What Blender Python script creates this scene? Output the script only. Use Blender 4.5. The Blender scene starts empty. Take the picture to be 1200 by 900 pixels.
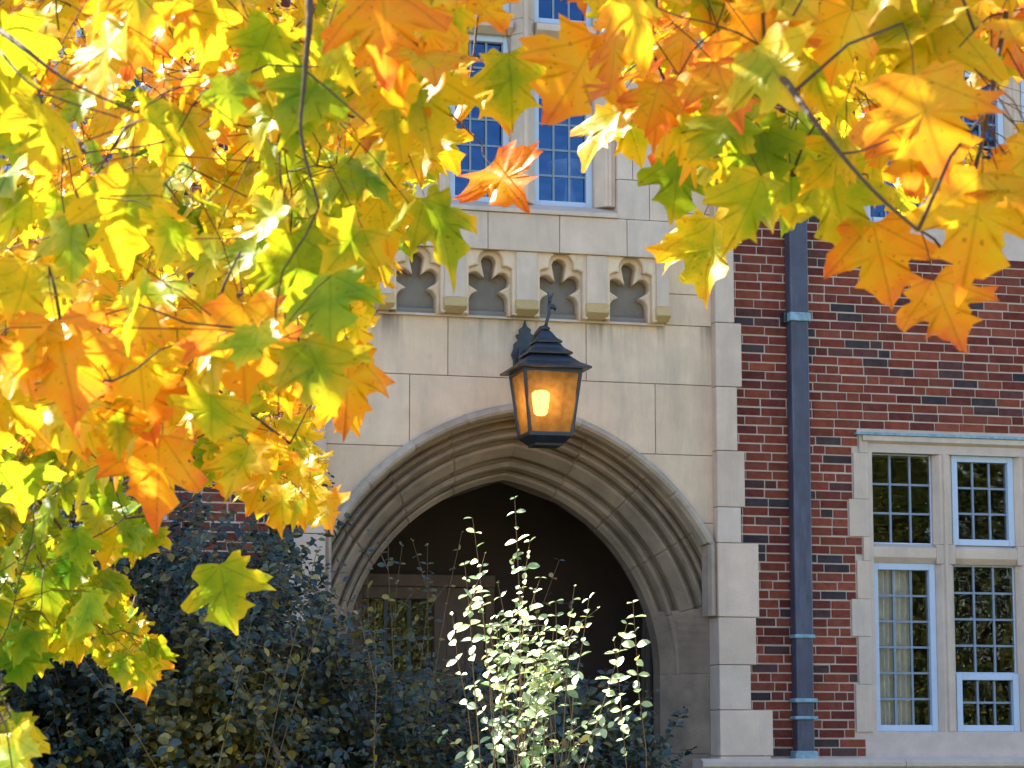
import bpy, bmesh, math, random
from mathutils import Vector, Matrix, noise
R = math.radians
scene = bpy.context.scene
col = scene.collection
rng = random.Random(7)

# ------------------------------------------------------------------ camera
FPX = 3000.0                     # focal length in pixels of a 1200 px wide picture
YAW, PITCH, D0, EYE = R(15.5), R(8.05), 18.6, 1.65
CAM = Vector((-D0*math.sin(YAW), -D0*math.cos(YAW), EYE))
FWD = Vector((math.sin(YAW)*math.cos(PITCH), math.cos(YAW)*math.cos(PITCH), math.sin(PITCH)))
RIGHT = Vector((math.cos(YAW), -math.sin(YAW), 0))
UP = RIGHT.cross(FWD)
cd = bpy.data.cameras.new('camera')
cam = bpy.data.objects.new('camera', cd); col.objects.link(cam)
cam.matrix_world = Matrix(((RIGHT.x, UP.x, -FWD.x, CAM.x), (RIGHT.y, UP.y, -FWD.y, CAM.y), (RIGHT.z, UP.z, -FWD.z, CAM.z), (0, 0, 0, 1)))
cd.sensor_width = 36; cd.lens = FPX*36/1200
cd.clip_start = 0.1; cd.clip_end = 3000
cd.dof.use_dof = True; cd.dof.focus_distance = 18.3; cd.dof.aperture_fstop = 20
scene.camera = cam

# ------------------------------------------------------------------ world, sun, exposure
SUN = Vector((-0.45, 0.50, 0.74)).normalized()      # direction towards the sun: behind and left of the building
world = bpy.data.worlds.new('World'); scene.world = world; world.use_nodes = True
wn = world.node_tree.nodes; wl = world.node_tree.links
sky = wn.new('ShaderNodeTexSky'); sky.sky_type = 'NISHITA'; sky.sun_disc = False
sky.sun_elevation = math.asin(SUN.z); sky.sun_rotation = math.atan2(SUN.x, SUN.y)
sky.air_density = 1.0; sky.dust_density = 0.3; sky.ozone_density = 1.6
wl.new(sky.outputs[0], wn['Background'].inputs[0]); wn['Background'].inputs[1].default_value = 0.10
sd = bpy.data.lights.new('sun', 'SUN'); sd.energy = 5.0; sd.angle = R(0.5); sd.color = (1.0, 0.93, 0.82)
so = bpy.data.objects.new('sun', sd); col.objects.link(so)
so.rotation_euler = SUN.to_track_quat('Z', 'Y').to_euler(); so.location = (0, 0, 30)
scene.view_settings.view_transform = 'Standard'; scene.view_settings.look = 'None'
scene.view_settings.exposure = 2.25; scene.view_settings.gamma = 1.0
scene.view_settings.use_curve_mapping = False
scene.cycles.use_denoising = True
scene.cycles.max_bounces = 10; scene.cycles.transparent_max_bounces = 24
scene.cycles.transmission_bounces = 8
scene.cycles.sample_clamp_indirect = 6

# ------------------------------------------------------------------ where things stand
def ray(px, py):
    return (FWD*FPX + RIGHT*(px-600) - UP*(py-450)).normalized()
def W(px, py, y=0.0):
    """point of the plane y=const (parallel to the facade) seen in that direction of the photograph"""
    d = ray(px, py); t = (y-CAM.y)/d.y
    return CAM + d*t
def P(px, py, depth):
    d = ray(px, py)
    return CAM + d*(depth/d.dot(FWD))
def ptx(v):
    d = v-CAM; f = d.dot(FWD)
    return 600+FPX*d.dot(RIGHT)/f, 450-FPX*d.dot(UP)/f

# ------------------------------------------------------------------ mesh helpers
ORG = {}
class MB:
    def __init__(s): s.v = []; s.f = []; s.c = []; s.uv = None; s.vc = None; s.smooth = False
    def add(s, vs, fs, c=(1, 1, 1)):
        n = len(s.v); s.v += [tuple(v) for v in vs]
        for f in fs: s.f.append([i+n for i in f]); s.c.append(c)
    def box(s, x0, x1, y0, y1, z0, z1, c=(1, 1, 1)):
        s.add([(x0, y0, z0), (x1, y0, z0), (x1, y1, z0), (x0, y1, z0), (x0, y0, z1), (x1, y0, z1), (x1, y1, z1), (x0, y1, z1)],
              [(0, 1, 5, 4), (1, 2, 6, 5), (2, 3, 7, 6), (3, 0, 4, 7), (4, 5, 6, 7), (3, 2, 1, 0)], c)
    def prism_y(s, poly, y0, y1, c=(1, 1, 1)):
        """polygon of (x,z), counter-clockwise as seen from the street, from front y0 to back y1"""
        n = len(poly)
        s.add([(x, y0, z) for x, z in poly]+[(x, y1, z) for x, z in poly],
              [list(range(n)), list(range(2*n-1, n-1, -1))]+[(i+n, (i+1) % n+n, (i+1) % n, i) for i in range(n)], c)
    def prism_z(s, poly, z0, z1, c=(1, 1, 1)):
        n = len(poly)
        s.add([(x, y, z0) for x, y in poly]+[(x, y, z1) for x, y in poly],
              [list(range(n-1, -1, -1)), list(range(n, 2*n))]+[(i, (i+1) % n, (i+1) % n+n, i+n) for i in range(n)], c)
    def prism_x(s, poly, x0, x1, c=(1, 1, 1)):
        """polygon of (y,z)"""
        n = len(poly)
        s.add([(x0, y, z) for y, z in poly]+[(x1, y, z) for y, z in poly],
              [list(range(n)), list(range(2*n-1, n-1, -1))]+[(i+n, (i+1) % n+n, (i+1) % n, i) for i in range(n)], c)
    def tube(s, pts, rad, seg=6, c=(1, 1, 1), cap=True):
        pts = [Vector(p) for p in pts]; n = len(pts)
        if not isinstance(rad, (list, tuple)): rad = [rad]*n
        vs = []; ref = None
        for i, p in enumerate(pts):
            t = (pts[min(i+1, n-1)]-pts[max(i-1, 0)])
            if t.length < 1e-9: t = Vector((0, 0, 1))
            t.normalize()
            if ref is None:
                ref = t.orthogonal().normalized()
            else:
                ref = ref-t*ref.dot(t)
                ref = ref.normalized() if ref.length > 1e-6 else t.orthogonal().normalized()
            b = t.cross(ref)
            for k in range(seg):
                a = 2*math.pi*k/seg
                vs.append(p+(ref*math.cos(a)+b*math.sin(a))*rad[i])
        fs = [(i*seg+k, i*seg+(k+1) % seg, (i+1)*seg+(k+1) % seg, (i+1)*seg+k) for i in range(n-1) for k in range(seg)]
        if cap: fs += [list(range(seg-1, -1, -1)), list(range((n-1)*seg, n*seg))]
        s.add(vs, fs, c)
    def loft_sq(s, prof, c=(1, 1, 1), cap=True):
        """square sections (half width, z)"""
        vs = []
        for h, z in prof: vs += [(-h, -h, z), (h, -h, z), (h, h, z), (-h, h, z)]
        fs = [(i*4+k, i*4+(k+1) % 4, i*4+4+(k+1) % 4, i*4+4+k) for i in range(len(prof)-1) for k in range(4)]
        if cap: n = len(prof); fs += [(3, 2, 1, 0), (n*4-4, n*4-3, n*4-2, n*4-1)]
        s.add(vs, fs, c)
    def lathe(s, prof, o=(0, 0, 0), seg=16, c=(1, 1, 1)):
        vs = []
        for r_, z in prof:
            for k in range(seg):
                a = 2*math.pi*k/seg; vs.append((o[0]+r_*math.cos(a), o[1]+r_*math.sin(a), o[2]+z))
        n = len(prof)
        fs = [(i*seg+k, i*seg+(k+1) % seg, (i+1)*seg+(k+1) % seg, (i+1)*seg+k) for i in range(n-1) for k in range(seg)]
        fs += [list(range(seg-1, -1, -1)), list(range((n-1)*seg, n*seg))]
        s.add(vs, fs, c)
    def build(s, name, mat, parent=None, bevel=0, smooth=False, local=False, base=None):
        """local: vertices already relative to the parent's origin"""
        me = bpy.data.meshes.new(name)
        off = Vector((0, 0, 0))
        if base is not None: off = Vector(base)
        elif parent is not None and not local: off = ORG.get(parent.name, off)
        me.from_pydata([(v[0]-off.x, v[1]-off.y, v[2]-off.z) for v in s.v], [], s.f)
        at = me.attributes.new('tone', 'FLOAT_COLOR', 'CORNER')
        if s.vc is None:
            buf = []
            for f, c in zip(s.f, s.c): buf += [c[0], c[1], c[2], 1.0]*len(f)
        else:
            buf = []
            for f in s.f:
                for i in f: c = s.vc[i]; buf += [c[0], c[1], c[2], 1.0]
        at.data.foreach_set('color', buf)
        if s.uv is not None:
            ul = me.uv_layers.new(name='UVMap'); ub = []
            for f in s.f:
                for i in f: ub += s.uv[i]
            ul.data.foreach_set('uv', ub)
        if smooth: me.polygons.foreach_set('use_smooth', [True]*len(me.polygons))
        me.update()
        if mat: me.materials.append(mat)
        o = bpy.data.objects.new(name, me); col.objects.link(o)
        if parent is not None:
            o.parent = parent; ORG[o.name] = ORG.get(parent.name, Vector((0, 0, 0)))
        elif base is not None:
            o.location = off; ORG[o.name] = off
        if bevel:
            b = o.modifiers.new('edge', 'BEVEL'); b.width = bevel; b.segments = 2; b.limit_method = 'ANGLE'; b.angle_limit = R(35)
            b.harden_normals = False
        return o

def tag(o, label=None, cat=None, group=None, kind=None):
    if label: o['label'] = label
    if cat: o['category'] = cat
    if group: o['group'] = group
    if kind: o['kind'] = kind
    return o
def empty(name, loc, rz=0):
    o = bpy.data.objects.new(name, None); col.objects.link(o); o.location = loc; o.rotation_euler = (0, 0, rz)
    o.empty_display_size = .2
    ORG[o.name] = Vector(loc); return o

# ------------------------------------------------------------------ materials
def new_mat(name):
    m = bpy.data.materials.new(name); m.use_nodes = True
    nt = m.node_tree; nt.nodes.clear()
    out = nt.nodes.new('ShaderNodeOutputMaterial')
    return m, nt.nodes, nt.links, out
def N(nodes, t, **kw):
    n = nodes.new(t)
    for k, v in kw.items():
        if k.startswith('i_'): n.inputs[k[2:].replace('_', ' ')].default_value = v
        else: setattr(n, k, v)
    return n
def mixc(nodes, links, a, b, fac, mode='MIX'):
    m = nodes.new('ShaderNodeMix'); m.data_type = 'RGBA'; m.blend_type = mode; m.clamp_factor = True
    for sock, val in ((m.inputs[0], fac), (m.inputs[6], a), (m.inputs[7], b)):
        if isinstance(val, bpy.types.NodeSocket): links.new(val, sock)
        elif isinstance(val, tuple): sock.default_value = (*val, 1)
        else: sock.default_value = val
    return m.outputs[2]
def ramp(nodes, links, src, stops, interp='LINEAR'):
    r = nodes.new('ShaderNodeValToRGB'); r.color_ramp.interpolation = interp
    e = r.color_ramp.elements
    while len(e) < len(stops): e.new(.5)
    for i, (p, c) in enumerate(stops):
        e[i].position = p; e[i].color = (*c, 1) if len(c) == 3 else c
    links.new(src, r.inputs[0]); return r.outputs[0]
def math_(nodes, links, op, a, b=None):
    m = nodes.new('ShaderNodeMath'); m.operation = op
    for i, v in enumerate((a, b)):
        if v is None: continue
        if isinstance(v, bpy.types.NodeSocket): links.new(v, m.inputs[i])
        else: m.inputs[i].default_value = v
    return m.outputs[0]

def surface_mat(name, base, rough=.8, var=.18, nscale=6, bump=.25, bscale=60, stain=None, stain_scale=1.2, stain_amt=.5, metal=0, spec=.4, streak=False, drip=None):
    m, n, l, out = new_mat(name)
    tc = N(n, 'ShaderNodeTexCoord'); at = N(n, 'ShaderNodeAttribute', attribute_name='tone')
    b = N(n, 'ShaderNodeBsdfPrincipled'); b.inputs['Roughness'].default_value = rough; b.inputs['Metallic'].default_value = metal
    b.inputs['Specular IOR Level'].default_value = spec
    n1 = N(n, 'ShaderNodeTexNoise', i_Scale=nscale, i_Detail=6.0, i_Roughness=.65); l.new(tc.outputs['Object'], n1.inputs['Vector'])
    v = ramp(n, l, n1.outputs['Fac'], [(.25, (1-var,)*3), (.75, (1+var,)*3)])
    c = mixc(n, l, tuple(base), at.outputs['Color'], 1.0, 'MULTIPLY')
    c = mixc(n, l, c, v, 1.0, 'MULTIPLY')
    if stain:
        mp = N(n, 'ShaderNodeMapping'); l.new(tc.outputs['Object'], mp.inputs['Vector'])
        mp.inputs['Scale'].default_value = (3.2, 3.2, .55) if streak else (1, 1, 1)
        n2 = N(n, 'ShaderNodeTexNoise', i_Scale=stain_scale, i_Detail=7.0, i_Roughness=.7); l.new(mp.outputs[0], n2.inputs['Vector'])
        f = ramp(n, l, n2.outputs['Fac'], [(.48, (0, 0, 0)), (.72, (stain_amt,)*3)])
        c = mixc(n, l, c, tuple(stain), f)
    if drip:                       # sooty runs below a ledge at height drip
        sx = N(n, 'ShaderNodeSeparateXYZ'); l.new(tc.outputs['Object'], sx.inputs[0])
        g = N(n, 'ShaderNodeMapRange', clamp=True); l.new(sx.outputs[2], g.inputs[0])
        g.inputs[1].default_value = drip-.42; g.inputs[2].default_value = drip; g.inputs[3].default_value = 0; g.inputs[4].default_value = 1
        mp2 = N(n, 'ShaderNodeMapping'); l.new(tc.outputs['Object'], mp2.inputs['Vector']); mp2.inputs['Scale'].default_value = (5.5, 1, .35)
        n4 = N(n, 'ShaderNodeTexNoise', i_Scale=1.0, i_Detail=5.0, i_Roughness=.6); l.new(mp2.outputs[0], n4.inputs['Vector'])
        f2 = ramp(n, l, n4.outputs['Fac'], [(.50, (0, 0, 0)), (.66, (1, 1, 1))])
        up = N(n, 'ShaderNodeMath', operation='LESS_THAN'); l.new(sx.outputs[2], up.inputs[0]); up.inputs[1].default_value = drip+.01
        f3 = math_(n, l, 'MULTIPLY', math_(n, l, 'MULTIPLY', math_(n, l, 'MULTIPLY', g.outputs[0], g.outputs[0]), up.outputs[0]), f2)
        c = mixc(n, l, c, (.09, .075, .065), math_(n, l, 'MULTIPLY', f3, .85))
    l.new(c, b.inputs['Base Color'])
    n3 = N(n, 'ShaderNodeTexNoise', i_Scale=bscale, i_Detail=5.0); l.new(tc.outputs['Object'], n3.inputs['Vector'])
    bp = N(n, 'ShaderNodeBump', i_Strength=bump, i_Distance=.01); l.new(n3.outputs['Fac'], bp.inputs['Height'])
    l.new(bp.outputs[0], b.inputs['Normal']); l.new(b.outputs[0], out.inputs[0])
    return m

M = {}
M['stone'] = surface_mat('limestone', (.70, .515, .365), .85, .15, 3.5, .35, 90, (.30, .24, .19), 1.5, .38, streak=True, drip=W(640, 371, -.2).z)
M['stone_grey'] = surface_mat('grey_limestone', (.60, .46, .37), .85, .14, 4, .35, 90, (.27, .22, .19), 1.3, .4, streak=True)
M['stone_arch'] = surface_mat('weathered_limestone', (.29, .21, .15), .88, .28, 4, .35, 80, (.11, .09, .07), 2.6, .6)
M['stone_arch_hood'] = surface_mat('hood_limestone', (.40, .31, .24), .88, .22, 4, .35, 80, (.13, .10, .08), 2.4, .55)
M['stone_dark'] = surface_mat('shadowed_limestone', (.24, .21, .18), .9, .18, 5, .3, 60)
M['stone_ochre'] = surface_mat('ochre_limestone', (.52, .37, .19), .85, .15, 6, .3, 80, (.2, .15, .08), 3, .4)
M['mortar'] = surface_mat('mortar', (.56, .44, .385), .95, .15, 8, .4, 120)
M['brick'] = surface_mat('brick', (1, 1, 1), .88, .34, 18, .8, 110, (.24, .15, .13), 6, .14, spec=.15)
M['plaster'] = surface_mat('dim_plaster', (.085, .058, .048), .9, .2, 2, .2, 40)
M['oak'] = surface_mat('oak', (.19, .115, .08), .5, .3, 9, .2, 60)
M['lead'] = surface_mat('painted_lead_pipe', (.050, .050, .084), .42, .25, 7, .15, 50, (.25, .30, .42), 3.5, .22, spec=.5, streak=True)
M['lead_pale'] = surface_mat('oxidised_lead', (.22, .35, .43), .6, .4, 25, .3, 60, (.10, .11, .15), 12, .6)
M['paint'] = surface_mat('pale_window_paint', (.46, .54, .69), .45, .1, 9, .05, 60, (.35, .38, .44), 9, .25)  # white paint with the blue of reflected sky put into its colour
M['came'] = surface_mat('window_lead', (.20, .25, .33), .5, .15, 20, .1, 60)
M['iron'] = surface_mat('black_iron', (.016, .019, .030), .38, .3, 20, .15, 80, (.06, .075, .10), 9, .4, spec=.55)
M['curtain'] = surface_mat('lace_curtain', (.86, .82, .74), .9, .12, 30, .2, 90)
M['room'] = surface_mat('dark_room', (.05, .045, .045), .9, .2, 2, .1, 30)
M['bark'] = surface_mat('bark', (.085, .052, .038), .8, .35, 30, .6, 60)
M['stem'] = surface_mat('shrub_stem', (.17, .10, .05), .75, .3, 40, .3, 90)
M['white'] = surface_mat('white_enamel', (.8, .8, .78), .3, .03, 10, .02, 50)
M['roofing'] = surface_mat('slate', (.09, .09, .10), .8, .25, 3, .3, 20)
M['grass'] = surface_mat('lawn_grass', (.085, .10, .03), .95, .4, 1.5, .8, 40, (.26, .15, .04), .8, .8)
M['path'] = surface_mat('flagstones', (.30, .27, .235), .9, .25, 3, .4, 50)

def glass_mat(name, rough=.02, ior=1.6, tint=(1, 1, 1), wav=.012, refl=(1, 1, 1)):
    m, n, l, out = new_mat(name)
    tc = N(n, 'ShaderNodeTexCoord')
    nz = N(n, 'ShaderNodeTexNoise', i_Scale=9.0, i_Detail=1.0); l.new(tc.outputs['Object'], nz.inputs['Vector'])
    bp = N(n, 'ShaderNodeBump', i_Strength=.25, i_Distance=wav); l.new(nz.outputs['Fac'], bp.inputs['Height'])
    fr = N(n, 'ShaderNodeFresnel', i_IOR=ior); l.new(bp.outputs[0], fr.inputs['Normal'])
    gl = N(n, 'ShaderNodeBsdfGlossy', i_Roughness=rough); l.new(bp.outputs[0], gl.inputs['Normal']); gl.inputs['Color'].default_value = (*refl, 1)
    tr = N(n, 'ShaderNodeBsdfTransparent'); tr.inputs['Color'].default_value = (*tint, 1)
    mx = N(n, 'ShaderNodeMixShader'); l.new(fr.outputs[0], mx.inputs[0]); l.new(tr.outputs[0], mx.inputs[1]); l.new(gl.outputs[0], mx.inputs[2])
    l.new(mx.outputs[0], out.inputs[0]); return m
M['glass'] = glass_mat('window_glass', ior=1.75, tint=(.94, .96, .97))
M['glass_clear'] = glass_mat('door_glass', ior=2.3, tint=(.95, .95, .95))
M['glass_sky_tint'] = glass_mat('sky_tinted_window_glass', ior=1.95, tint=(.6, .72, .9), refl=(.22, .48, 1.0))  # upper panes: blue of the reflected sky is put into the glass colour

def leaf_mat(name, stops, trans=.5, rough=.42, spec=.35, veins=True, tscale=1.0, bump=.3):
    m, n, l, out = new_mat(name)
    at = N(n, 'ShaderNodeAttribute', attribute_name='tone'); sx = N(n, 'ShaderNodeSeparateColor'); l.new(at.outputs['Color'], sx.inputs[0])
    tc = N(n, 'ShaderNodeTexCoord')
    nz = N(n, 'ShaderNodeTexNoise', i_Scale=28.0, i_Detail=5.0, i_Roughness=.65); l.new(tc.outputs['Object'], nz.inputs['Vector'])
    h = math_(n, l, 'ADD', sx.outputs[0], math_(n, l, 'MULTIPLY', math_(n, l, 'SUBTRACT', nz.outputs['Fac'], .5), .42))
    c = ramp(n, l, h, stops)
    bval = sx.outputs[1]
    c = mixc(n, l, c, mixc(n, l, (0.55,)*3, (1.25,)*3, bval), 1.0, 'MULTIPLY')
    sp = N(n, 'ShaderNodeTexNoise', i_Scale=120.0, i_Detail=3.0); l.new(tc.outputs['Object'], sp.inputs['Vector'])
    spots = ramp(n, l, sp.outputs['Fac'], [(.64, (0, 0, 0)), (.72, (.6,)*3)])
    c = mixc(n, l, c, (.16, .06, .015), spots)
    hgt = nz.outputs['Fac']
    if veins:
        uv = N(n, 'ShaderNodeUVMap', uv_map='UVMap'); su = N(n, 'ShaderNodeSeparateXYZ'); l.new(uv.outputs[0], su.inputs[0])
        u = math_(n, l, 'ABSOLUTE', su.outputs[0]); v = su.outputs[1]
        best = None
        for a in (0, 47, 88):                       # midrib, lateral and basal lobe veins leave the leaf base
            ca, sa = math.cos(R(a)), math.sin(R(a))
            d = math_(n, l, 'ABSOLUTE', math_(n, l, 'SUBTRACT', math_(n, l, 'MULTIPLY', u, ca), math_(n, l, 'MULTIPLY', v, sa)))
            best = d if best is None else math_(n, l, 'MINIMUM', best, d)
        # side veins, slanting off the midrib
        sv = math_(n, l, 'FRACT', math_(n, l, 'MULTIPLY', math_(n, l, 'SUBTRACT', v, math_(n, l, 'MULTIPLY', u, .9)), 7.0))
        sv = math_(n, l, 'ABSOLUTE', math_(n, l, 'SUBTRACT', sv, .5))
        f1 = ramp(n, l, best, [(.006, (.62,)*3), (.022, (0, 0, 0))])
        f2 = ramp(n, l, sv, [(.0, (.22,)*3), (.07, (0, 0, 0))])
        c = mixc(n, l, c, mixc(n, l, c, (.64, .70, .56), 1.0, 'MULTIPLY'), f1)
        c = mixc(n, l, c, mixc(n, l, c, (.72, .76, .64), 1.0, 'MULTIPLY'), f2)
    p = N(n, 'ShaderNodeBsdfPrincipled'); l.new(c, p.inputs['Base Color']); p.inputs['Roughness'].default_value = rough
    p.inputs['Specular IOR Level'].default_value = spec
    bp = N(n, 'ShaderNodeBump', i_Strength=bump, i_Distance=.006); l.new(hgt, bp.inputs['Height']); l.new(bp.outputs[0], p.inputs['Normal'])
    t = N(n, 'ShaderNodeBsdfTranslucent'); l.new(mixc(n, l, c, (tscale,)*3, 1.0, 'MULTIPLY'), t.inputs['Color'])
    mx = N(n, 'ShaderNodeMixShader'); mx.inputs[0].default_value = trans
    l.new(p.outputs[0], mx.inputs[1]); l.new(t.outputs[0], mx.inputs[2]); l.new(mx.outputs[0], out.inputs[0])
    return m
M['maple'] = leaf_mat('maple_leaf', [(.0, (.08, .22, .010)), (.28, (.31, .38, .012)), (.48, (.72, .50, .016)), (.72, (.84, .32, .014)), (.9, (.74, .16, .03))], .6, .36, .28)
M['shrub'] = leaf_mat('shrub_leaf', [(.0, (.012, .032, .036)), (.40, (.020, .046, .036)), (.60, (.065, .070, .014)), (1, (.28, .19, .02))], .15, .33, .55, False)
M['sprig'] = leaf_mat('sunlit_honeysuckle_leaf', [(.0, (.14, .26, .06)), (.4, (.50, .60, .32)), (.85, (.55, .58, .22)), (1, (.65, .45, .06))], .3, .33, .9, False)  # sun glare is mixed into the pale leaf colours
M['farleaf'] = leaf_mat('far_leaf', [(.0, (.05, .09, .02)), (.5, (.16, .19, .04)), (1, (.55, .38, .05))], .35, .5, .3, False)

# ------------------------------------------------------------------ key places on the facade
YP, YQ, YF = -.05, -.15, -.20             # planes: entrance ashlar, quoined piers, projecting frieze and oriel block
CX = W(612, 600, YP).x
Z = lambda py, px=800, y=0.0: W(px, py, y).z
X = lambda px, py=600, y=0.0: W(px, py, y).x
GROUND = 0.0
BL, BR, BTOP, BBACK = -11.0, 11.0, 8.9, 9.0
PIER_IN = X(841, 600, YQ)-CX              # inner edge of the pier, from the bay's axis
# arch: two-centred; a half span, zs springing, rise h
YI = .42
CXI = CX
a_in = W(775, 790, YI).x-CXI
zs = W(772, 790, YI).z
h_in = W(600, 562, YI).z-zs
e_c = (h_in*h_in-a_in*a_in)/(2*a_in); R_in = a_in+e_c
h_out = W(606, 472, YP).z-zs
R_out = math.sqrt(h_out*h_out+e_c*e_c)
print('arch', CX, a_in, zs, h_in, e_c, R_in, R_out-R_in, 'pier', PIER_IN)
def arch_pt(r_, t, side):
    """t=0 springing .. 1 apex, on the ring of radius R_in+r_"""
    Rr = R_in+r_; amax = math.acos(max(-1, min(1, e_c/Rr)))
    a = amax*t
    return CXI+side*(-e_c+Rr*math.cos(a)), zs+Rr*math.sin(a)
def arch_x(r_, z):
    Rr = R_in+r_
    if z <= zs: return -e_c+Rr
    if z-zs >= math.sqrt(max(0, Rr*Rr-e_c*e_c)): return 0
    return -e_c+math.sqrt(max(0, Rr*Rr-(z-zs)**2))

bld = empty('college_building', (CX, 0, 0))
tag(bld, 'red brick college building with a limestone entrance bay and leaded stone windows', 'building')

# ------------------------------------------------------------------ setting: ground
def ground():
    g = MB(); g.add([(-900, -900, 0), (900, -900, 0), (900, 900, 0), (-900, 900, 0)], [(0, 1, 2, 3)])
    tag(g.build('lawn', M['grass']), kind='structure')
    p = MB(); p.box(CX-1.4, CX+1.4, -40, .0, -.1, .012)
    tag(p.build('path', M['path']), kind='structure')
ground()

# ------------------------------------------------------------------ windows of the brick walls
PITCH_X = None
def mirror(x): return 2*CX-x
def stone_tone(k=.09):
    v = 1+rng.uniform(-k, k); w = rng.uniform(-.03, .03)
    return (v*(1+w), v, v*(1-w))

RED = [(.215, .048, .030), (.175, .038, .028), (.245, .060, .036), (.135, .032, .028), (.20, .052, .035)]
DRK = [(.060, .040, .044), (.078, .040, .042), (.045, .036, .042), (.105, .038, .036)]
def brick_tone():
    c = rng.choice(DRK) if rng.random() < .17 else rng.choice(RED)
    v = rng.uniform(.8, 1.18)
    return tuple(k*v for k in c)

CH = .0686
holes = []        # (x0,x1,z0,z1) rectangles kept free of bricks
def free_spans(x0, x1, z0, z1):
    sp = [(x0, x1)]
    for (a, b, c, d) in holes:
        if d <= z0+.012 or c >= z1-.012: continue
        ns = []
        for (s, t) in sp:
            if b <= s or a >= t: ns.append((s, t)); continue
            if a > s: ns.append((s, a))
            if b < t: ns.append((b, t))
        sp = ns
    return [(s, t) for s, t in sp if t-s > .012]

# --- window geometry, given in metres on the facade plane
wx = {}
L1a, L1b = X(1023, 600), X(1097, 600); L2a, L2b = X(1119, 600), X(1191, 600)
LW = (L1b-L1a+L2b-L2a)/2; LP = L2a-L1a; MUL = LP-LW
lights_x = [(L1a+i*LP, L1a+i*LP+LW) for i in range(3)]
WXL, WXR = L1a, lights_x[2][1]
LOW = dict(top=Z(531, 1060), tr1=Z(637, 1060), tr0=Z(660, 1060), bot=Z(857, 1060))
Z_LOWSILL = Z(888, 1100)
dz = Z(263, 1080)-Z(857, 1060)
UPP = {k: v+dz for k, v in LOW.items()}
print('lights', lights_x, LOW, UPP)

def pane_bars(mb, x0, x1, z0, z1, nx, nz, y, w=.016):
    for i in range(1, nx):
        x = x0+(x1-x0)*i/nx; mb.box(x-w/2, x+w/2, y-.012, y+.012, z0, z1)
    for j in range(1, nz):
        z = z0+(z1-z0)*j/nz; mb.box(x0, x1, y-.0095, y+.0095, z-w/2, z+w/2)

def light(parent, x0, x1, z0, z1, nx, nz, frame, y=.085, glass='glass'):
    """one glazed light: painted casement (thick or thin), lead bars, pane"""
    f = MB(); fw = .048 if frame else .012; yf = y-.045 if frame else y-.012
    f.box(x0, x0+fw, yf, y+.03, z0, z1); f.box(x1-fw, x1, yf, y+.03, z0, z1)
    f.box(x0+fw, x1-fw, yf+.002, y+.03, z0, z0+fw); f.box(x0+fw, x1-fw, yf+.002, y+.03, z1-fw, z1)
    f.build('casement', M['paint'], parent, bevel=.004)
    a, b, c, d = x0+fw, x1-fw, z0+fw, z1-fw
    k = MB(); pane_bars(k, a, b, c, d, nx, nz, y)
    k.build('glazing_bars', M['came'], parent)
    g = MB(); tx = rng.uniform(-.004, .004); tz = rng.uniform(-.006, .006)
    g.add([(a, y+tx, c), (b, y-tx, c), (b, y-tx+tz, d), (a, y+tx+tz, d)], [(0, 1, 2, 3)])
    g.build('pane', M[glass], parent)

def cham(mb, x0, x1, y0, y1, z0, z1, ch, cl=True, cr=True, c=(1, 1, 1)):
    """upright stone with chamfered front arrises"""
    pl = [(x0, y1)]
    pl += [(x0, y0+ch), (x0+ch*.8, y0)] if cl else [(x0, y0)]
    pl += [(x1-ch*.8, y0), (x1, y0+ch)] if cr else [(x1, y0)]
    pl += [(x1, y1)]
    mb.prism_z(pl, z0, z1, c)

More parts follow.
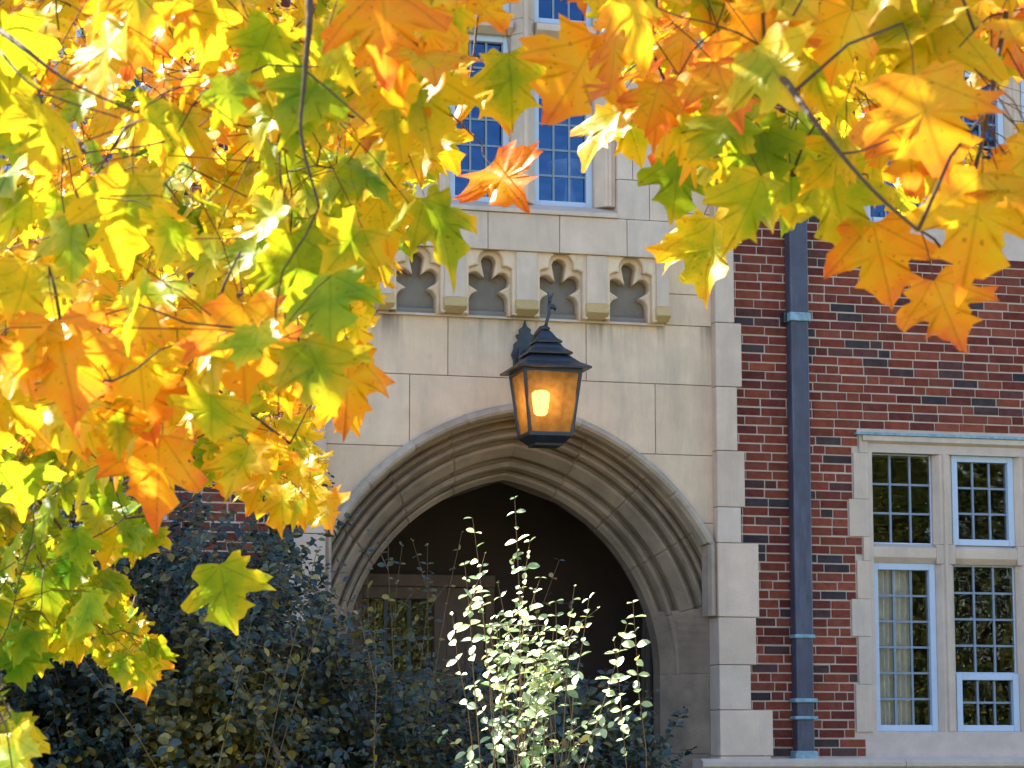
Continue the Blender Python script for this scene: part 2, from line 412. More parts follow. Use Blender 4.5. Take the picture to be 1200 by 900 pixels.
def window(kind, mir=False):
    D = LOW if kind == 'low' else UPP
    fx = (lambda x: mirror(x)) if mir else (lambda x: x)
    def sp(a, b): a, b = fx(a), fx(b); return (min(a, b), max(a, b))
    s = MB(); y0, y1 = -.018, .14
    # jamb quoins of unequal length (left px edges measured), heights in the photograph
    zt = D['top']+.13
    jq = [(506, 531, 1008), (531, 585, 1001), (585, 629, 995), (629, 657, 1011), (657, 702, 1003), (702, 746, 996), (746, 802, 1003), (802, 858, 999)]
    if kind != 'low': jq = [(a, b, (1001, 1008, 1003, 995, 1010, 999, 1006, 997)[i]) for i, (a, b, c) in enumerate(jq)]
    o = D['top']-LOW['top']
    for (pa, pb, px) in jq:
        za, zb = Z(pb, 1010)+o, Z(pa, 1010)+o
        xl = X(px, 640); g = .002
        for (a, b) in (sp(xl, WXL-.0), sp(WXR, WXR+(WXL-xl))):
            left = abs(b-min(fx(WXL), fx(WXR))) < .01
            cham(s, a, b, y0, y1, za+g/2, zb-g/2, .055, not left, left, stone_tone(.04))
            holes.append((a-.006, b+.006, za, zb))
    # mullions
    for i in range(2):
        a, b = sp(lights_x[i][1], lights_x[i+1][0])
        for (z0, z1) in ((D['bot'], D['tr0']), (D['tr0'], D['tr1']), (D['tr1'], D['top'])):
            if abs(z0-D['tr0']) < 1e-6: s.box(a, b, y0+.02, y1, z0, z1-.002, stone_tone(.05))
            else: cham(s, a, b, y0+.02, y1, z0, z1-.002, .05, c=stone_tone(.05))
        m_ = (a+b)/2
        s.tube([(m_, y0+.018, D['bot']), (m_, y0+.018, D['top'])], .017, 8)
    # transom, head, sill with sloped tops, each butted between uprights
    for (a, b) in lights_x:
        a, b = sp(a, b)
        s.prism_x([(y1, D['tr0']), (y0+.06, D['tr0']), (y0+.021, D['tr0']+.045), (y0+.021, D['tr1']-.03), (y0+.09, D['tr1']), (y1, D['tr1'])], a+.001, b-.001, stone_tone(.05))
    hx0, hx1 = sp(X(1009, 520), WXR+(WXL-X(1009, 520)))
    hz = D['top']; ht = hz+.125
    s.prism_x([(y1, hz), (y0+.07, hz), (y0+.03, hz+.04), (y0+.03, hz+.06), (y0-.02, hz+.085), (y0-.02, ht), (y1, ht)], hx0, hx1, stone_tone(.04))
    sz = Z_LOWSILL if kind == 'low' else D['bot']-.20
    si = MB()
    for q_ in range(3): si.prism_x([(y1, sz+.004), (y0+.02, sz+.004), (y0+.02, sz+.04), (y0+.10, D['bot']-.002), (y1, D['bot']-.002)], sp(hx0, hx1)[0]+(hx1-hx0)*q_/3+.001, sp(hx0, hx1)[0]+(hx1-hx0)*(q_+1)/3-.001, stone_tone(.05))
    holes.append((hx0-.006, hx1+.006, hz, ht+.01)); holes.append((hx0-.006, hx1+.006, sz, D['bot']))
    holes.append((*sp(WXL, WXR), D['bot'], D['top']))
    w = s.build('window', M['stone_grey'], bld, bevel=.003)
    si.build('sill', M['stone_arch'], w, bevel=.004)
    # lead flashing on the head
    fl = MB(); fl.box(hx0-.06, hx1+.06, y0-.035, y1, ht+.002, ht+.022)
    fl.build('lead_flashing', M['lead_pale'], w)
    gk = dict(glass='glass' if kind == 'low' else 'glass_sky_tint')
    for i, (a, b) in enumerate(lights_x):
        a, b = sp(a, b)
        light(w, a, b, D['tr1'], D['top'], 3, 3, i == 1, **gk)
        if i == 1:
            zm = D['bot']+.345*(D['tr0']-D['bot'])
            light(w, a, b, zm, D['tr0'], 3, 4, kind != 'low', **gk); light(w, a, b, D['bot'], zm, 3, 2, True, **gk)
        else:
            light(w, a, b, D['bot'], D['tr0'], 3, 6, True, **gk)
    return w
win = {}
for kind in ('low', 'upp'):
    for mir in (False, True):
        win[kind, mir] = window(kind, mir)

# ------------------------------------------------------------------ piers with quoins on both sides of the bay
QS = [(60, 120, 868), (120, 200, 874), (200, 278, 866), (278, 378, 864), (378, 453, 872), (453, 528, 866), (528, 594, 874), (594, 636, 869), (636, 723, 889), (723, 779, 885), (779, 832, 878), (832, 886, 903)]
zq = []
for (pa, pb, px) in QS:
    za, zb = Z(pb, 850, YQ), Z(pa, 850, YQ); xr = X(px, 640, YQ)
    zq.append((za, zb, xr-CX))
ztop = zq[0][1]; k = 0
while ztop < BTOP-.4:
    zq.append((ztop, ztop+.47, zq[k % 4][2])); ztop += .47; k += 1
zq.append((GROUND+.72, zq[11][0], zq[11][2]-.02)); zq.append((GROUND, GROUND+.72, zq[11][2]+.1))
for sd_ in (1, -1):
    pq = MB()
    for (za, zb, dx) in zq:
        a, b = CX+sd_*PIER_IN, CX+sd_*dx
        a, b = min(a, b), max(a, b)
        pq.box(a, b, YQ, .06, za+.002, zb-.002, stone_tone(.08))
        holes.append((min(CX, b if sd_ > 0 else a)-0, max(CX, b if sd_ > 0 else a)+.004, za, zb))
    pq.build('quoin_pier', M['stone_grey'], bld, bevel=.006)

# ------------------------------------------------------------------ brick walls
def brick_wall():
    z_plinth = Z_LOWSILL-.055
    holes.append((BL, BR, z_plinth, Z_LOWSILL+.01))
    b = MB(); mw = .0095
    nrow = int(BTOP/CH)
    zoff = (Z_LOWSILL+.012) % CH
    for j in range(-1, nrow+1):
        z0 = j*CH+zoff; z1 = z0+CH-mw
        if z1 < .02 or z1 > BTOP: continue
        for (s, t) in free_spans(BL, BR, z0, z1):
            x = s+rng.choice((.0, .06, .11, .03))
            cuts = [s]
            if x > s+.02: cuts.append(x)
            while True:
                w_ = .207 if rng.random() < .86 else .10
                x = cuts[-1]+w_+rng.uniform(-.003, .003)
                if x > t-.05: break
                cuts.append(x)
            cuts.append(t)
            for a_, b_ in zip(cuts[:-1], cuts[1:]):
                dy = rng.uniform(-.004, .004); q = rng.uniform(-.0022, .0022)
                if b_-a_-mw < .008: continue
                # only the street face and the four edges
                x0, x1 = a_+mw/2, b_-mw/2; f = -.009+dy; zz0, zz1 = z0+q, z1+q
                e = .0022
                vs = [(x0, .012, zz0), (x1, .012, zz0), (x1, .012, zz1), (x0, .012, zz1),
                      (x0+e, f, zz0+e), (x1-e, f, zz0+e), (x1-e, f, zz1-e), (x0+e, f, zz1-e)]
                b.add(vs, [(4, 5, 6, 7), (0, 1, 5, 4), (1, 2, 6, 5), (2, 3, 7, 6), (3, 0, 4, 7)], brick_tone())
    w = b.build('brick_wall', M['brick'], bld)
    # mortar bed behind the bricks, with the openings left out (a grid of rectangles)
    op = [(min(mirror(WXL), mirror(WXR)), max(mirror(WXL), mirror(WXR)), LOW['bot'], LOW['top']), (WXL, WXR, LOW['bot'], LOW['top'])]
    op += [(a, b_, UPP['bot'], UPP['top']) for a, b_, c, d in list(op)]
    op.append((CX-PIER_IN-.05, CX+PIER_IN+.05, -1, 20))
    xs = sorted({BL, BR, *[v for o in op for v in o[:2]]}); zs_ = sorted({GROUND, BTOP, *[min(max(v, GROUND), BTOP) for o in op for v in o[2:]]})
    ml, mr_ = MB(), MB()
    for i in range(len(xs)-1):
        for j in range(len(zs_)-1):
            cx, cz = (xs[i]+xs[i+1])/2, (zs_[j]+zs_[j+1])/2
            if any(o[0] < cx < o[1] and o[2] < cz < o[3] for o in op): continue
            (ml if cx < CX else mr_).box(xs[i], xs[i+1], 0, .32, zs_[j], zs_[j+1])
    ml.build('mortar_bed', M['mortar'], w); mr_.build('mortar_bed', M['mortar'], w)
    # the other walls, floors and the roof
    s = MB()
    s.box(BL, BL+.3, .32, BBACK, GROUND, BTOP); s.box(BR-.3, BR, .32, BBACK, GROUND, BTOP); s.box(BL, BR, BBACK, BBACK+.3, GROUND, BTOP)
    s.build('rear_wall', M['mortar'], bld)
    r_ = MB(); r_.box(BL-.1, BR+.1, .0, BBACK+.4, BTOP, BTOP+.12)
    r_.build('roof', M['roofing'], bld)
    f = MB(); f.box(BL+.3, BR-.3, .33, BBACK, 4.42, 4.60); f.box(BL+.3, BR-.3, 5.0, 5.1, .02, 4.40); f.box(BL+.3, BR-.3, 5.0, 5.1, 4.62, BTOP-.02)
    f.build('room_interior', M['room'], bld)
    c = MB(); c.prism_x([(.1, BTOP-.18), (-.12, BTOP-.18), (-.16, BTOP-.1), (-.2, BTOP+.04), (.1, BTOP+.1)], BL, BR)
    c.build('cornice', M['stone_grey'], bld)
    # moulded string course at plinth level
    poly = [(.05, z_plinth-.03), (-.05, z_plinth-.03), (-.075, z_plinth-.005), (-.075, z_plinth+.03), (-.03, Z_LOWSILL-.004), (.05, Z_LOWSILL-.004)]
    x = BL
    for (a, b_) in ((BL, CX-PIER_IN), (CX+PIER_IN-.15, BR)):
        st = MB(); n = max(1, int((b_-a)/1.4))
        for i in range(n):
            o_ = -.11 if True else 0
            st.prism_x([(y+o_*(1 if y < 0 else 0), z) for y, z in poly], a+(b_-a)*i/n+.002, a+(b_-a)*(i+1)/n-.002, stone_tone(.05))
        st.build('string_course', M['stone_grey'], bld, bevel=.004)
brick_wall()

# ------------------------------------------------------------------ entrance bay: ashlar panel round the arch
FR_L, FR_R = CX-(X(785, 300, YF)-CX), X(785, 300, YF)           # projecting frieze block
FZ0, FZ1 = Z(371, 700, YF), Z(296, 650, YF)                    # bottom and top of the openings
def panel():
    s = MB()
    xr = CX+PIER_IN+.03; xl = CX-PIER_IN-.03
    rows = [(378, 447, [525, 687]), (447, 530, [480, 768]), (530, 610, [430, 800]), (610, 700, []), (700, 790, []), (790, 884, [])]
    zr = [(Z(b, 700, YP), Z(a, 700, YP) if a > 378 else FZ0-.012, [X(j, (a+b)/2, YP) for j in js]) for a, b, js in rows]
    zr.append((GROUND, zr[-1][0], []))
    zr.append((zr[0][1], Z(345, 800, YP), [])); zr.append((Z(345, 800, YP), Z(250, 800, YP), [])); zr.append((Z(250, 800, YP), Z(165, 800, YP), []))
    zt = Z(165, 800, YP)
    while zt < BTOP-.3: zr.append((zt, zt+.6, [])); zt += .6
    rm = (R_out-R_in)-.05                        # blocks run in under the hood mould
    apex = zs+math.sqrt((R_in+rm)**2-e_c**2)
    g = .0025
    ox0, ox1, oz0, oz1 = ORIEL
    for (z0, z1, js) in zr:
        if z0 > apex:
            spans = [(xl, xr)]
            if z1 > oz0+.06: spans = [(xl, ox0+.06), (ox1-.06, xr)]       # the oriel block stands here
            for (a, b) in spans:
                cuts = [a]+[j for j in js if a < j < b]+[b]
                for p, q in zip(cuts[:-1], cuts[1:]):
                    s.box(p+g, q-g, YP, .2, z0+g, z1-g, stone_tone(.07))
            continue
        n = 10
        for side in (1, -1):
            zz = [z0+g+(min(z1, apex)-z0-2*g)*i/n for i in range(n+1)]
            inner = [(CX+side*max(arch_x(rm, z), .004), z) for z in zz]
            if z1 > apex: inner.append((CX+side*.0, z1-g))
            outx = xr if side > 0 else xl
            jl = sorted([j for j in js if (j-CX)*side > 0], key=lambda j: abs(j-CX))
            edges = [j for j in jl if abs(j-CX) > max(abs(p[0]-CX) for p in inner)]
            ex = edges[0] if edges else outx
            poly = inner+[(ex-side*g, z1-g), (ex-side*g, z0+g)]
            if side > 0: poly = poly[::-1]
            s.prism_y(poly, YP, .2, stone_tone(.07))
            cuts = edges+[outx]
            for p, q in zip(cuts[:-1], cuts[1:]):
                p, q = min(p, q), max(p, q); s.box(p+g, q-g, YP, .2, z0+g, z1-g, stone_tone(.07))
    s.build('ashlar_panel', M['stone'], bld, bevel=.004)
    # bed behind the joints
    m = MB()
    xs_ = [xl, ox0+.1, ox1-.1, xr]; zz_ = [apex, oz0+.05, BTOP]
    def face(x0, x1, x2, x3, z0, z1): m.add([(x0, YP+.012, z0), (x1, YP+.012, z0), (x3, YP+.012, z1), (x2, YP+.012, z1)], [(0, 1, 2, 3)])
    for i in range(3): face(xs_[i], xs_[i+1], xs_[i], xs_[i+1], apex, zz_[1])
    face(xs_[0], xs_[1], xs_[0], xs_[1], zz_[1], BTOP); face(xs_[2], xs_[3], xs_[2], xs_[3], zz_[1], BTOP)
    n = 40; ra = rm+.01
    za_ = math.sqrt((R_in+ra)**2-e_c**2)+zs
    for i in range(n):
        u0, u1 = apex*i/n, apex*(i+1)/n
        a0, a1 = max(arch_x(ra, u0), 0), max(arch_x(ra, u1), 0)
        face(CX+a0, xr, CX+a1, xr, u0, u1); face(xl, CX-a0, xl, CX-a1, u0, u1)
    m.build('panel_bed', M['stone_dark'], bld)
ORIEL = (FR_L, FR_R, FZ0-.02, BTOP)
panel()

# ------------------------------------------------------------------ moulded arch
ZJ = Z(716, 800, .2)                        # height where the mouldings die into the plain jambs
def sweep(mb, prof, side, ts, joints=(), tone=None, closed=False, rr=0):
    rings = []
    for t in ts:
        groove = any(abs(t-j) < 1e-6 for j in joints)
        ring = []
        for (r_, y) in prof:
            x, z = arch_pt(r_+rr+(.004 if groove else 0), t, side) if t >= 0 else (CXI+side*(-e_c+R_in+r_), zs+t*4)
            ring.append((x, y+(.010 if groove else 0), z))
        rings.append(ring)
    m = len(prof)
    tone_c = stone_tone(.1); 
    for i in range(len(rings)-1):
        if any(abs(ts[i]-j) < 1e-6 for j in joints): tone_c = stone_tone(.12)
        vs = rings[i]+rings[i+1]; fs = []
        for k_ in range(m-1):
            f = (k_, k_+1, m+k_+1, m+k_)
            fs.append(f if side < 0 else f[::-1])
        mb.add(vs, fs, tone_c)
def ts_joints(n, jn, t0=0.0):
    js = [t0+(1-t0)*i/jn for i in range(1, jn)]
    ts = {t0, 1.0}
    for i in range(n+1): ts.add(t0+(1-t0)*i/n)
    for j in js: ts |= {j, j-.006, j+.006}
    ts = sorted(ts)
    return ts, js
RW = R_out-R_in
HOOD = RW-.075
def archway():
    k_ = HOOD/.50
    yk = lambda y: y
    prof = [(0, .60), (0, .46), (.035, .42), (.055, .415), (.060, .44), (.078, .44), (.080, .36), (.10, .315), (.125, .30), (.14, .31), (.148, .345), (.175, .35), (.178, .25),
            (.19, .235), (.25, .175), (.275, .165), (.285, .18), (.290, .215), (.315, .215), (.318, .125), (.335, .10), (.355, .095), (.37, .105), (.376, .15), (.40, .15), (.403, .09), (.42, .075), (.438, .085),
            (.443, .12), (.462, .125), (.466, .03), (.50, .02), (.53, .02)]
    prof = [(r_*k_, y) for r_, y in prof]
    s = MB()
    for side in (1, -1):
        ts, js = ts_joints(44, 5, 0.0)
        sweep(s, prof, side, ts, js)
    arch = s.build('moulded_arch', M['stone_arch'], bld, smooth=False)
    # plain splayed jambs rising to ZJ
    jp = [(-.002, .60), (-.002, .445), (.01, .43), (PIER_IN-a_in+.10, -.04)]
    tj = (math.asin((ZJ-zs)/R_in))/math.acos(e_c/R_in)
    for side in (1, -1):
        j = MB()
        # from the ground to the springing in three courses, then on along the curve
        for (za, zb) in ((0, 1.0), (1.0, (1.0+zs)/2), ((1.0+zs)/2, zs)):
            pl = [(CX+side*(a_in+r_), y) for r_, y in jp]+[(CX+side*(PIER_IN+.1), .60)]
            if side > 0: pl = pl[::-1]
            j.prism_z(pl[::-1], za+.002, zb-.002, stone_tone(.06))
        n = 8; rings = []
        for i in range(n+1):
            t = tj*i/n; x0 = arch_x(0, zs+(ZJ-zs)*i/n); z = zs+(ZJ-zs)*i/n
            ring = [(CX+side*(x0+r_), y, z+(0.0 if i < n else .10*(y < .4))) for r_, y in jp[:3]]
            ring.append((CX+side*(PIER_IN+.10), -.04, z+(0 if i < n else .02)))
            ring.append((CX+side*(PIER_IN+.10), .60, z))
            rings.append(ring)
        c_ = stone_tone(.06)
        for i in range(n):
            vs = rings[i]+rings[i+1]
            fs = [((q, q+1, 5+q+1, 5+q) if side < 0 else (5+q, 5+q+1, q+1, q)) for q in range(4)]
            if i == n-1: fs.append((5, 6, 7, 8, 9))
            j.add(vs, fs, c_)
        j.build('splayed_jamb', M['stone_arch'], arch, bevel=.0)
    # hood mould standing proud of the panel, turning down along the pier
    hp = [(HOOD-.01, .05), (HOOD-.01, YP-.03), (HOOD+.010, YP-.075), (HOOD+.030, YP-.085), (HOOD+.062, YP-.065), (HOOD+.075, YP-.03), (HOOD+.075, YP+.03)]
    xlim = PIER_IN-.012
    zend = Z(722, 830, YP)
    for side in (1, -1):
        hd = MB()
        # arc part
        rr = R_in+HOOD+.075
        zc = zs+math.sqrt(rr*rr-(xlim+e_c)**2); tt = math.asin((zc-zs)/rr)/math.acos(e_c/rr)
        ts, js = ts_joints(36, 4, tt)
        sweep(hd, hp, side, ts, js)
        rings = []
        base = [arch_pt(r_, tt, side) for r_, y in hp]
        for (dz_, sc) in ((0, 1), ):
            rings.append([(x, y, z) for (x, z), (r_, y) in zip(base, hp)])
        w_ = .05
        for zz in (zc-.05, zc-.30, zend):
            rings.append([(CX+side*(xlim-w_*.75+(r_-HOOD)*.75), y, zz+(.0)) for r_, y in hp])
        m_ = len(hp)
        for i in range(len(rings)-1):
            hd.add(rings[i]+rings[i+1], [((q, m_+q, m_+q+1, q+1) if side < 0 else (q+1, m_+q+1, m_+q, q)) for q in range(m_-1)], stone_tone(.06))
        n0 = len(hd.v)-m_
        hd.f.append(list(range(n0, n0+m_))); hd.c.append((1, 1, 1))
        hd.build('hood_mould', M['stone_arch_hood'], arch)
archway()

# ------------------------------------------------------------------ porch behind the arch
def porch():
    s = MB(); w = a_in+.55; y0, y1 = .60, 2.4; zt = zs+h_in+.35
    s.add([(CX-w, y0, 0), (CX-w, y1, 0), (CX-w, y1, zt), (CX-w, y0, zt)], [(0, 1, 2, 3)])
    s.add([(CX+w, y0, 0), (CX+w, y1, 0), (CX+w, y1, zt), (CX+w, y0, zt)], [(3, 2, 1, 0)])
    s.add([(CX-w, y1, 0), (CX+w, y1, 0), (CX+w, y1, zt), (CX-w, y1, zt)], [(0, 1, 2, 3)])
    s.add([(CX-w, y0, zt), (CX+w, y0, zt), (CX+w, y1, zt), (CX-w, y1, zt)], [(0, 1, 2, 3)])
    s.add([(CX-w, y0, .02), (CX+w, y0, .02), (CX+w, y1, .02), (CX-w, y1, .02)], [(3, 2, 1, 0)])
    # wall back face round the arch, inside the porch
    for side in (1, -1):
        n = 24
        inner = [(CX+side*arch_x(0, (zs+h_in)*i/n), (zs+h_in)*i/n) for i in range(n+1)]+[(CX, zt)]
        poly = inner+[(CX+side*w, zt), (CX+side*w, 0)]
        if side > 0: poly = poly[::-1]
        s.prism_y(poly, .59, .61)
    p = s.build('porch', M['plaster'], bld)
    # blind pointed arches on the porch walls
    for (xc, ya, yb) in ((CX+w-.02, 1.15, 2.4), (CX-w+.02, 1.15, 2.4)):
        rb = MB()
        for off in (0, .1):
            pts = []; h = (yb-ya)/2-off
            for i in range(-9, 10):
                u = i/9; pts.append((xc, (ya+yb)/2+h*u, 2.35+(1.25-off)*math.sqrt(max(0, 1-abs(u)**1.7))))
            pts = [(xc, ya+off, .05)]+pts+[(xc, yb-off, .05)]
            rb.tube(pts, .035, 6)
        rb.build('blind_arch', M['stone_dark'], p)
    # glazed oak door screen in the back wall
    yd = y1-.08
    xa, xb, xc_ = X(424, 700, yd), X(507, 700, yd), X(578, 700, yd); zt_ = Z(688, 500, yd)
    d = MB()
    d.box(xa-.16, xa, yd-.05, yd+.07, .02, zt_); d.box(xb, xb+.11, yd-.05, yd+.07, .02, zt_); d.box(xc_-.08, xc_, yd-.05, yd+.07, .02, zt_)
    d.box(xa-.16, xc_, yd-.065, yd+.07, zt_, zt_+.10); d.box(xa, xb, yd-.045, yd+.07, zt_-.10, zt_-.001)
    d.box(xb+.11, xc_-.08, yd-.02, yd+.06, .02, zt_-.001)
    d.box(xa, xb, yd-.045, yd+.07, .02, .95)
    for q in (.25, .5, .75):
        x = xb+.11+(xc_-.08-xb-.11)*q; d.box(x-.006, x+.006, yd-.026, yd, .3, zt_-.2)
    dr = d.build('door', M['oak'], p, bevel=.006)
    k_ = MB(); pane_bars(k_, xa, xb, .95, zt_-.10, 3, 6, yd, .03)
    k_.build('glazing_bars', M['iron'], dr)
    g = MB(); g.add([(xa, yd, .95), (xb, yd, .95), (xb, yd, zt_-.1), (xa, yd, zt_-.1)], [(0, 1, 2, 3)])
    g.build('pane', M['glass_clear'], dr)
    bl_ = MB()
    n = 30
    vs = []
    for i in range(n+1):
        x = xa+(xb-xa)*i/n; y = yd+.10+.02*math.sin(i*1.3); vs += [(x, y, .95), (x, y, zt_-.1)]
    bl_.add(vs, [(2*i, 2*i+2, 2*i+3, 2*i+1) for i in range(n)])
    return bl_.build('door_blind', M['curtain'], dr)
porch()

# ------------------------------------------------------------------ projecting frieze with cusped niches and the window above
def poly_mesh(name, outer, holes_, y0, y1, mat, parent, bev=0.0):
    cu = bpy.data.curves.new(name, 'CURVE'); cu.dimensions = '2D'; cu.fill_mode = 'BOTH'
    cu.extrude = (y1-y0)/2-bev; cu.bevel_depth = bev; cu.bevel_resolution = 2
    for pts in [outer]+holes_:
        sp_ = cu.splines.new('POLY'); sp_.points.add(len(pts)-1); sp_.use_cyclic_u = True
        for q, (x, z) in zip(sp_.points, pts): q.co = (x, z, 0, 1)
    tmp = bpy.data.objects.new(name, cu); col.objects.link(tmp)
    dg = bpy.context.evaluated_depsgraph_get(); me = bpy.data.meshes.new_from_object(tmp.evaluated_get(dg))
    bpy.data.objects.remove(tmp); bpy.data.curves.remove(cu)
    off = ORG[parent.name]
    # curve (x,y,z) -> world (x, -z, y): front face towards the street
    for v in me.vertices: v.co = Vector((v.co.x-off.x, (y0+y1)/2-v.co.z-off.y, v.co.y-off.z))
    at = me.attributes.new('tone', 'FLOAT_COLOR', 'CORNER')
    at.data.foreach_set('color', [1.0]*(4*len(me.loops)))
    me.materials.clear(); me.materials.append(mat); me.update()
    o = bpy.data.objects.new(name, me); col.objects.link(o); o.parent = parent; ORG[o.name] = off
    return o
def circ_union(circs, flat, grow=0.0, n=160):
    """outline of a union of discs seen from an inner point, cut flat below"""
    cx = sum(c[0] for c in circs)/len(circs); c0 = (0, circs[-1][1])
    pts = []
    for i in range(n):
        a = -math.pi/2+2*math.pi*i/n; dx, dz_ = math.cos(a), math.sin(a); best = 0
        for (x, z, r_) in circs:
            r_ = r_+grow; px, pz = c0[0]-x, c0[1]-z
            b = px*dx+pz*dz_; cc = px*px+pz*pz-r_*r_; disc = b*b-cc
            if disc > 0: best = max(best, -b+math.sqrt(disc))
        x, z = c0[0]+dx*best, c0[1]+dz_*best
        if z < flat:
            k_ = (flat-c0[1])/(z-c0[1]); x = c0[0]+(x-c0[0])*k_; z = flat
        pts.append((x, z))
    return pts
def frieze():
    x0, x1 = FR_L, FR_R
    zb, zt = FZ0, Z(252, 650, YF)
    cent = [CX+(i-1.5)*(X(735, 330, YF)-X(653, 330, YF)) for i in range(4)]
    hw = .190; z0, z1 = FZ0, FZ1
    s = MB()
    edges = [x0]+[v for c in cent for v in (c-hw, c+hw)]+[x1]
    # piers between the niches with their ochre corbel mouldings
    for a, b in zip(edges[0::2], edges[1::2]):
        s.box(a, b, YF+.018, .1, z0+.10, z1-.001, stone_tone(.05))
        ock = MB(); ock.prism_x([(.1, z0-.01), (YF+.06, z0-.01), (YF-.01, z0+.03), (YF-.012, z0+.052), (YF+.012, z0+.058), (YF+.005, z0+.098), (.1, z0+.098)], a-.006, b+.006, stone_tone(.08))
        ock.build('corbel_moulding', M['stone_ochre'], bld, bevel=.004)
    # courses above, up to the window sill
    zc = Z(252, 650, YF)
    js = [X(j, 275, YF) for j in (572, 656, 735)]
    js = [x0]+[CX-(j-CX) for j in js if j > CX+.3][::-1]+js+[x1]
    js = sorted(set(round(j, 4) for j in js))
    for a, b in zip(js[:-1], js[1:]):
        if b-a > .02: s.box(a+.002, b-.002, YF, .1, z1+.001, zc-.002, stone_tone(.06))
    bay = s.build('frieze', M['stone_grey'], bld, bevel=.005)
    for c in cent:
        circs = [(0, z0+.378, .072), (-.106, z0+.252, .074), (.106, z0+.252, .074), (-.076, z0+.09, .088), (.076, z0+.09, .088), (0, z0+.25, .06), (0, z0+.12, .09)]
        def notch(grow):
            pts = [(c+x, z) for x, z in circ_union(circs, z0-.3, grow, 240) if z > z0+.09]
            hwid = min(.162+grow, hw-.012)
            pts = [(min(max(x, c-hw+.012), c+hw-.012), z) for x, z in pts]
            return [(c+hw, z1), (c-hw, z1), (c-hw, z0), (c-hwid, z0)]+pts[::-1]+[(c+hwid, z0), (c+hw, z0)]
        poly_mesh('niche_tracery', notch(.036), [], YF+.036, YF+.105, M['stone'], bay, .014)
        poly_mesh('niche_tracery', notch(0), [], YF+.095, YF+.215, M['stone'], bay, .016)
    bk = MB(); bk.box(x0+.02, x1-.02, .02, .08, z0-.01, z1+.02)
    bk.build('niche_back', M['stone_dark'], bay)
    sill_l = MB(); sill_l.box(x0+.01, x1-.01, YP-.035, .08, z0-.028, z0-.011)
    sill_l.build('niche_ledge', M['stone_grey'], bay)
    # sill of the window
    zs0, zs1 = zc, Z(236, 640, YF)
    m = MB()
    L = [(X(527, 180, YP), X(598, 180, YP)), (X(625, 180, YP), X(697, 180, YP))]
    L = [(L[0][0], L[0][1]), (CX+CX-L[0][1], CX+CX-L[0][0])]
    wa, wb = L[0][0], L[1][1]
    yw = YP
    m.prism_x([(.1, zs0), (YF-.02, zs0), (YF-.02, zs0+.03), (YF+.13, zs1), (.1, zs1)], wa-.14, wb+.14)
    zt1, zt0 = Z(46, 650, YP), Z(28, 650, YP)
    y0, y1 = YF+.05, .14; top = BTOP-1.0
    for (a, b, cl, cr) in ((wa-.14, wa, False, True), (L[0][1], L[1][0], True, True), (wb, wb+.14, True, False)):
        for za, zb_ in ((zs1, zt1), (zt1, zt0), (zt0, top)):
            cham(m, a, b, y0, y1, za+.001, zb_-.001, .08, cl, cr, stone_tone(.05))
    mm = CX; m.tube([(mm, y0-.002, zs1), (mm, y0-.002, top)], .022, 8)
    m.tube([(wb+.10, y0-.002, zs1), (wb+.10, y0-.002, top)], .016, 8); m.tube([(wa-.10, y0-.002, zs1), (wa-.10, y0-.002, top)], .016, 8)
    for a, b in L:
        m.prism_x([(y1, zt1), (y0+.08, zt1), (y0+.01, zt1+.04), (y0+.01, zt0-.03), (y0+.09, zt0), (y1, zt0)], a+.001, b-.001, stone_tone(.05))
    m.box(wa-.14, wb+.14, y0, y1, top, BTOP)
    w = m.build('window', M['stone_grey'], bld, bevel=.004)
    for a, b in L:
        light(w, a, b, zs1, zt1, 3, 6, True, y=.02, glass='glass_sky_tint'); light(w, a, b, zt0, top, 3, 4, True, y=.02, glass='glass_sky_tint')
    # ashlar left and right of the window
    for (a, b) in ((x0, wa-.14), (wb+.14, x1)):
        q = MB(); z = zc; n = 0
        while z < BTOP-.05:
            hgt = (.30, .42, .36)[n % 3]; z2 = min(z+hgt, BTOP)
            mid = a+(b-a)*(.3 if n % 2 else .62)
            for p, r_ in ((a, mid), (mid, b)):
                q.box(p+.002, r_-.002, YF+.004, .12, z+.002, z2-.002, stone_tone(.06))
            z = z2; n += 1
        q.build('oriel_ashlar', M['stone_grey'], bld, bevel=.004)
    return (wa, wb, zs1)
FRZ = frieze()

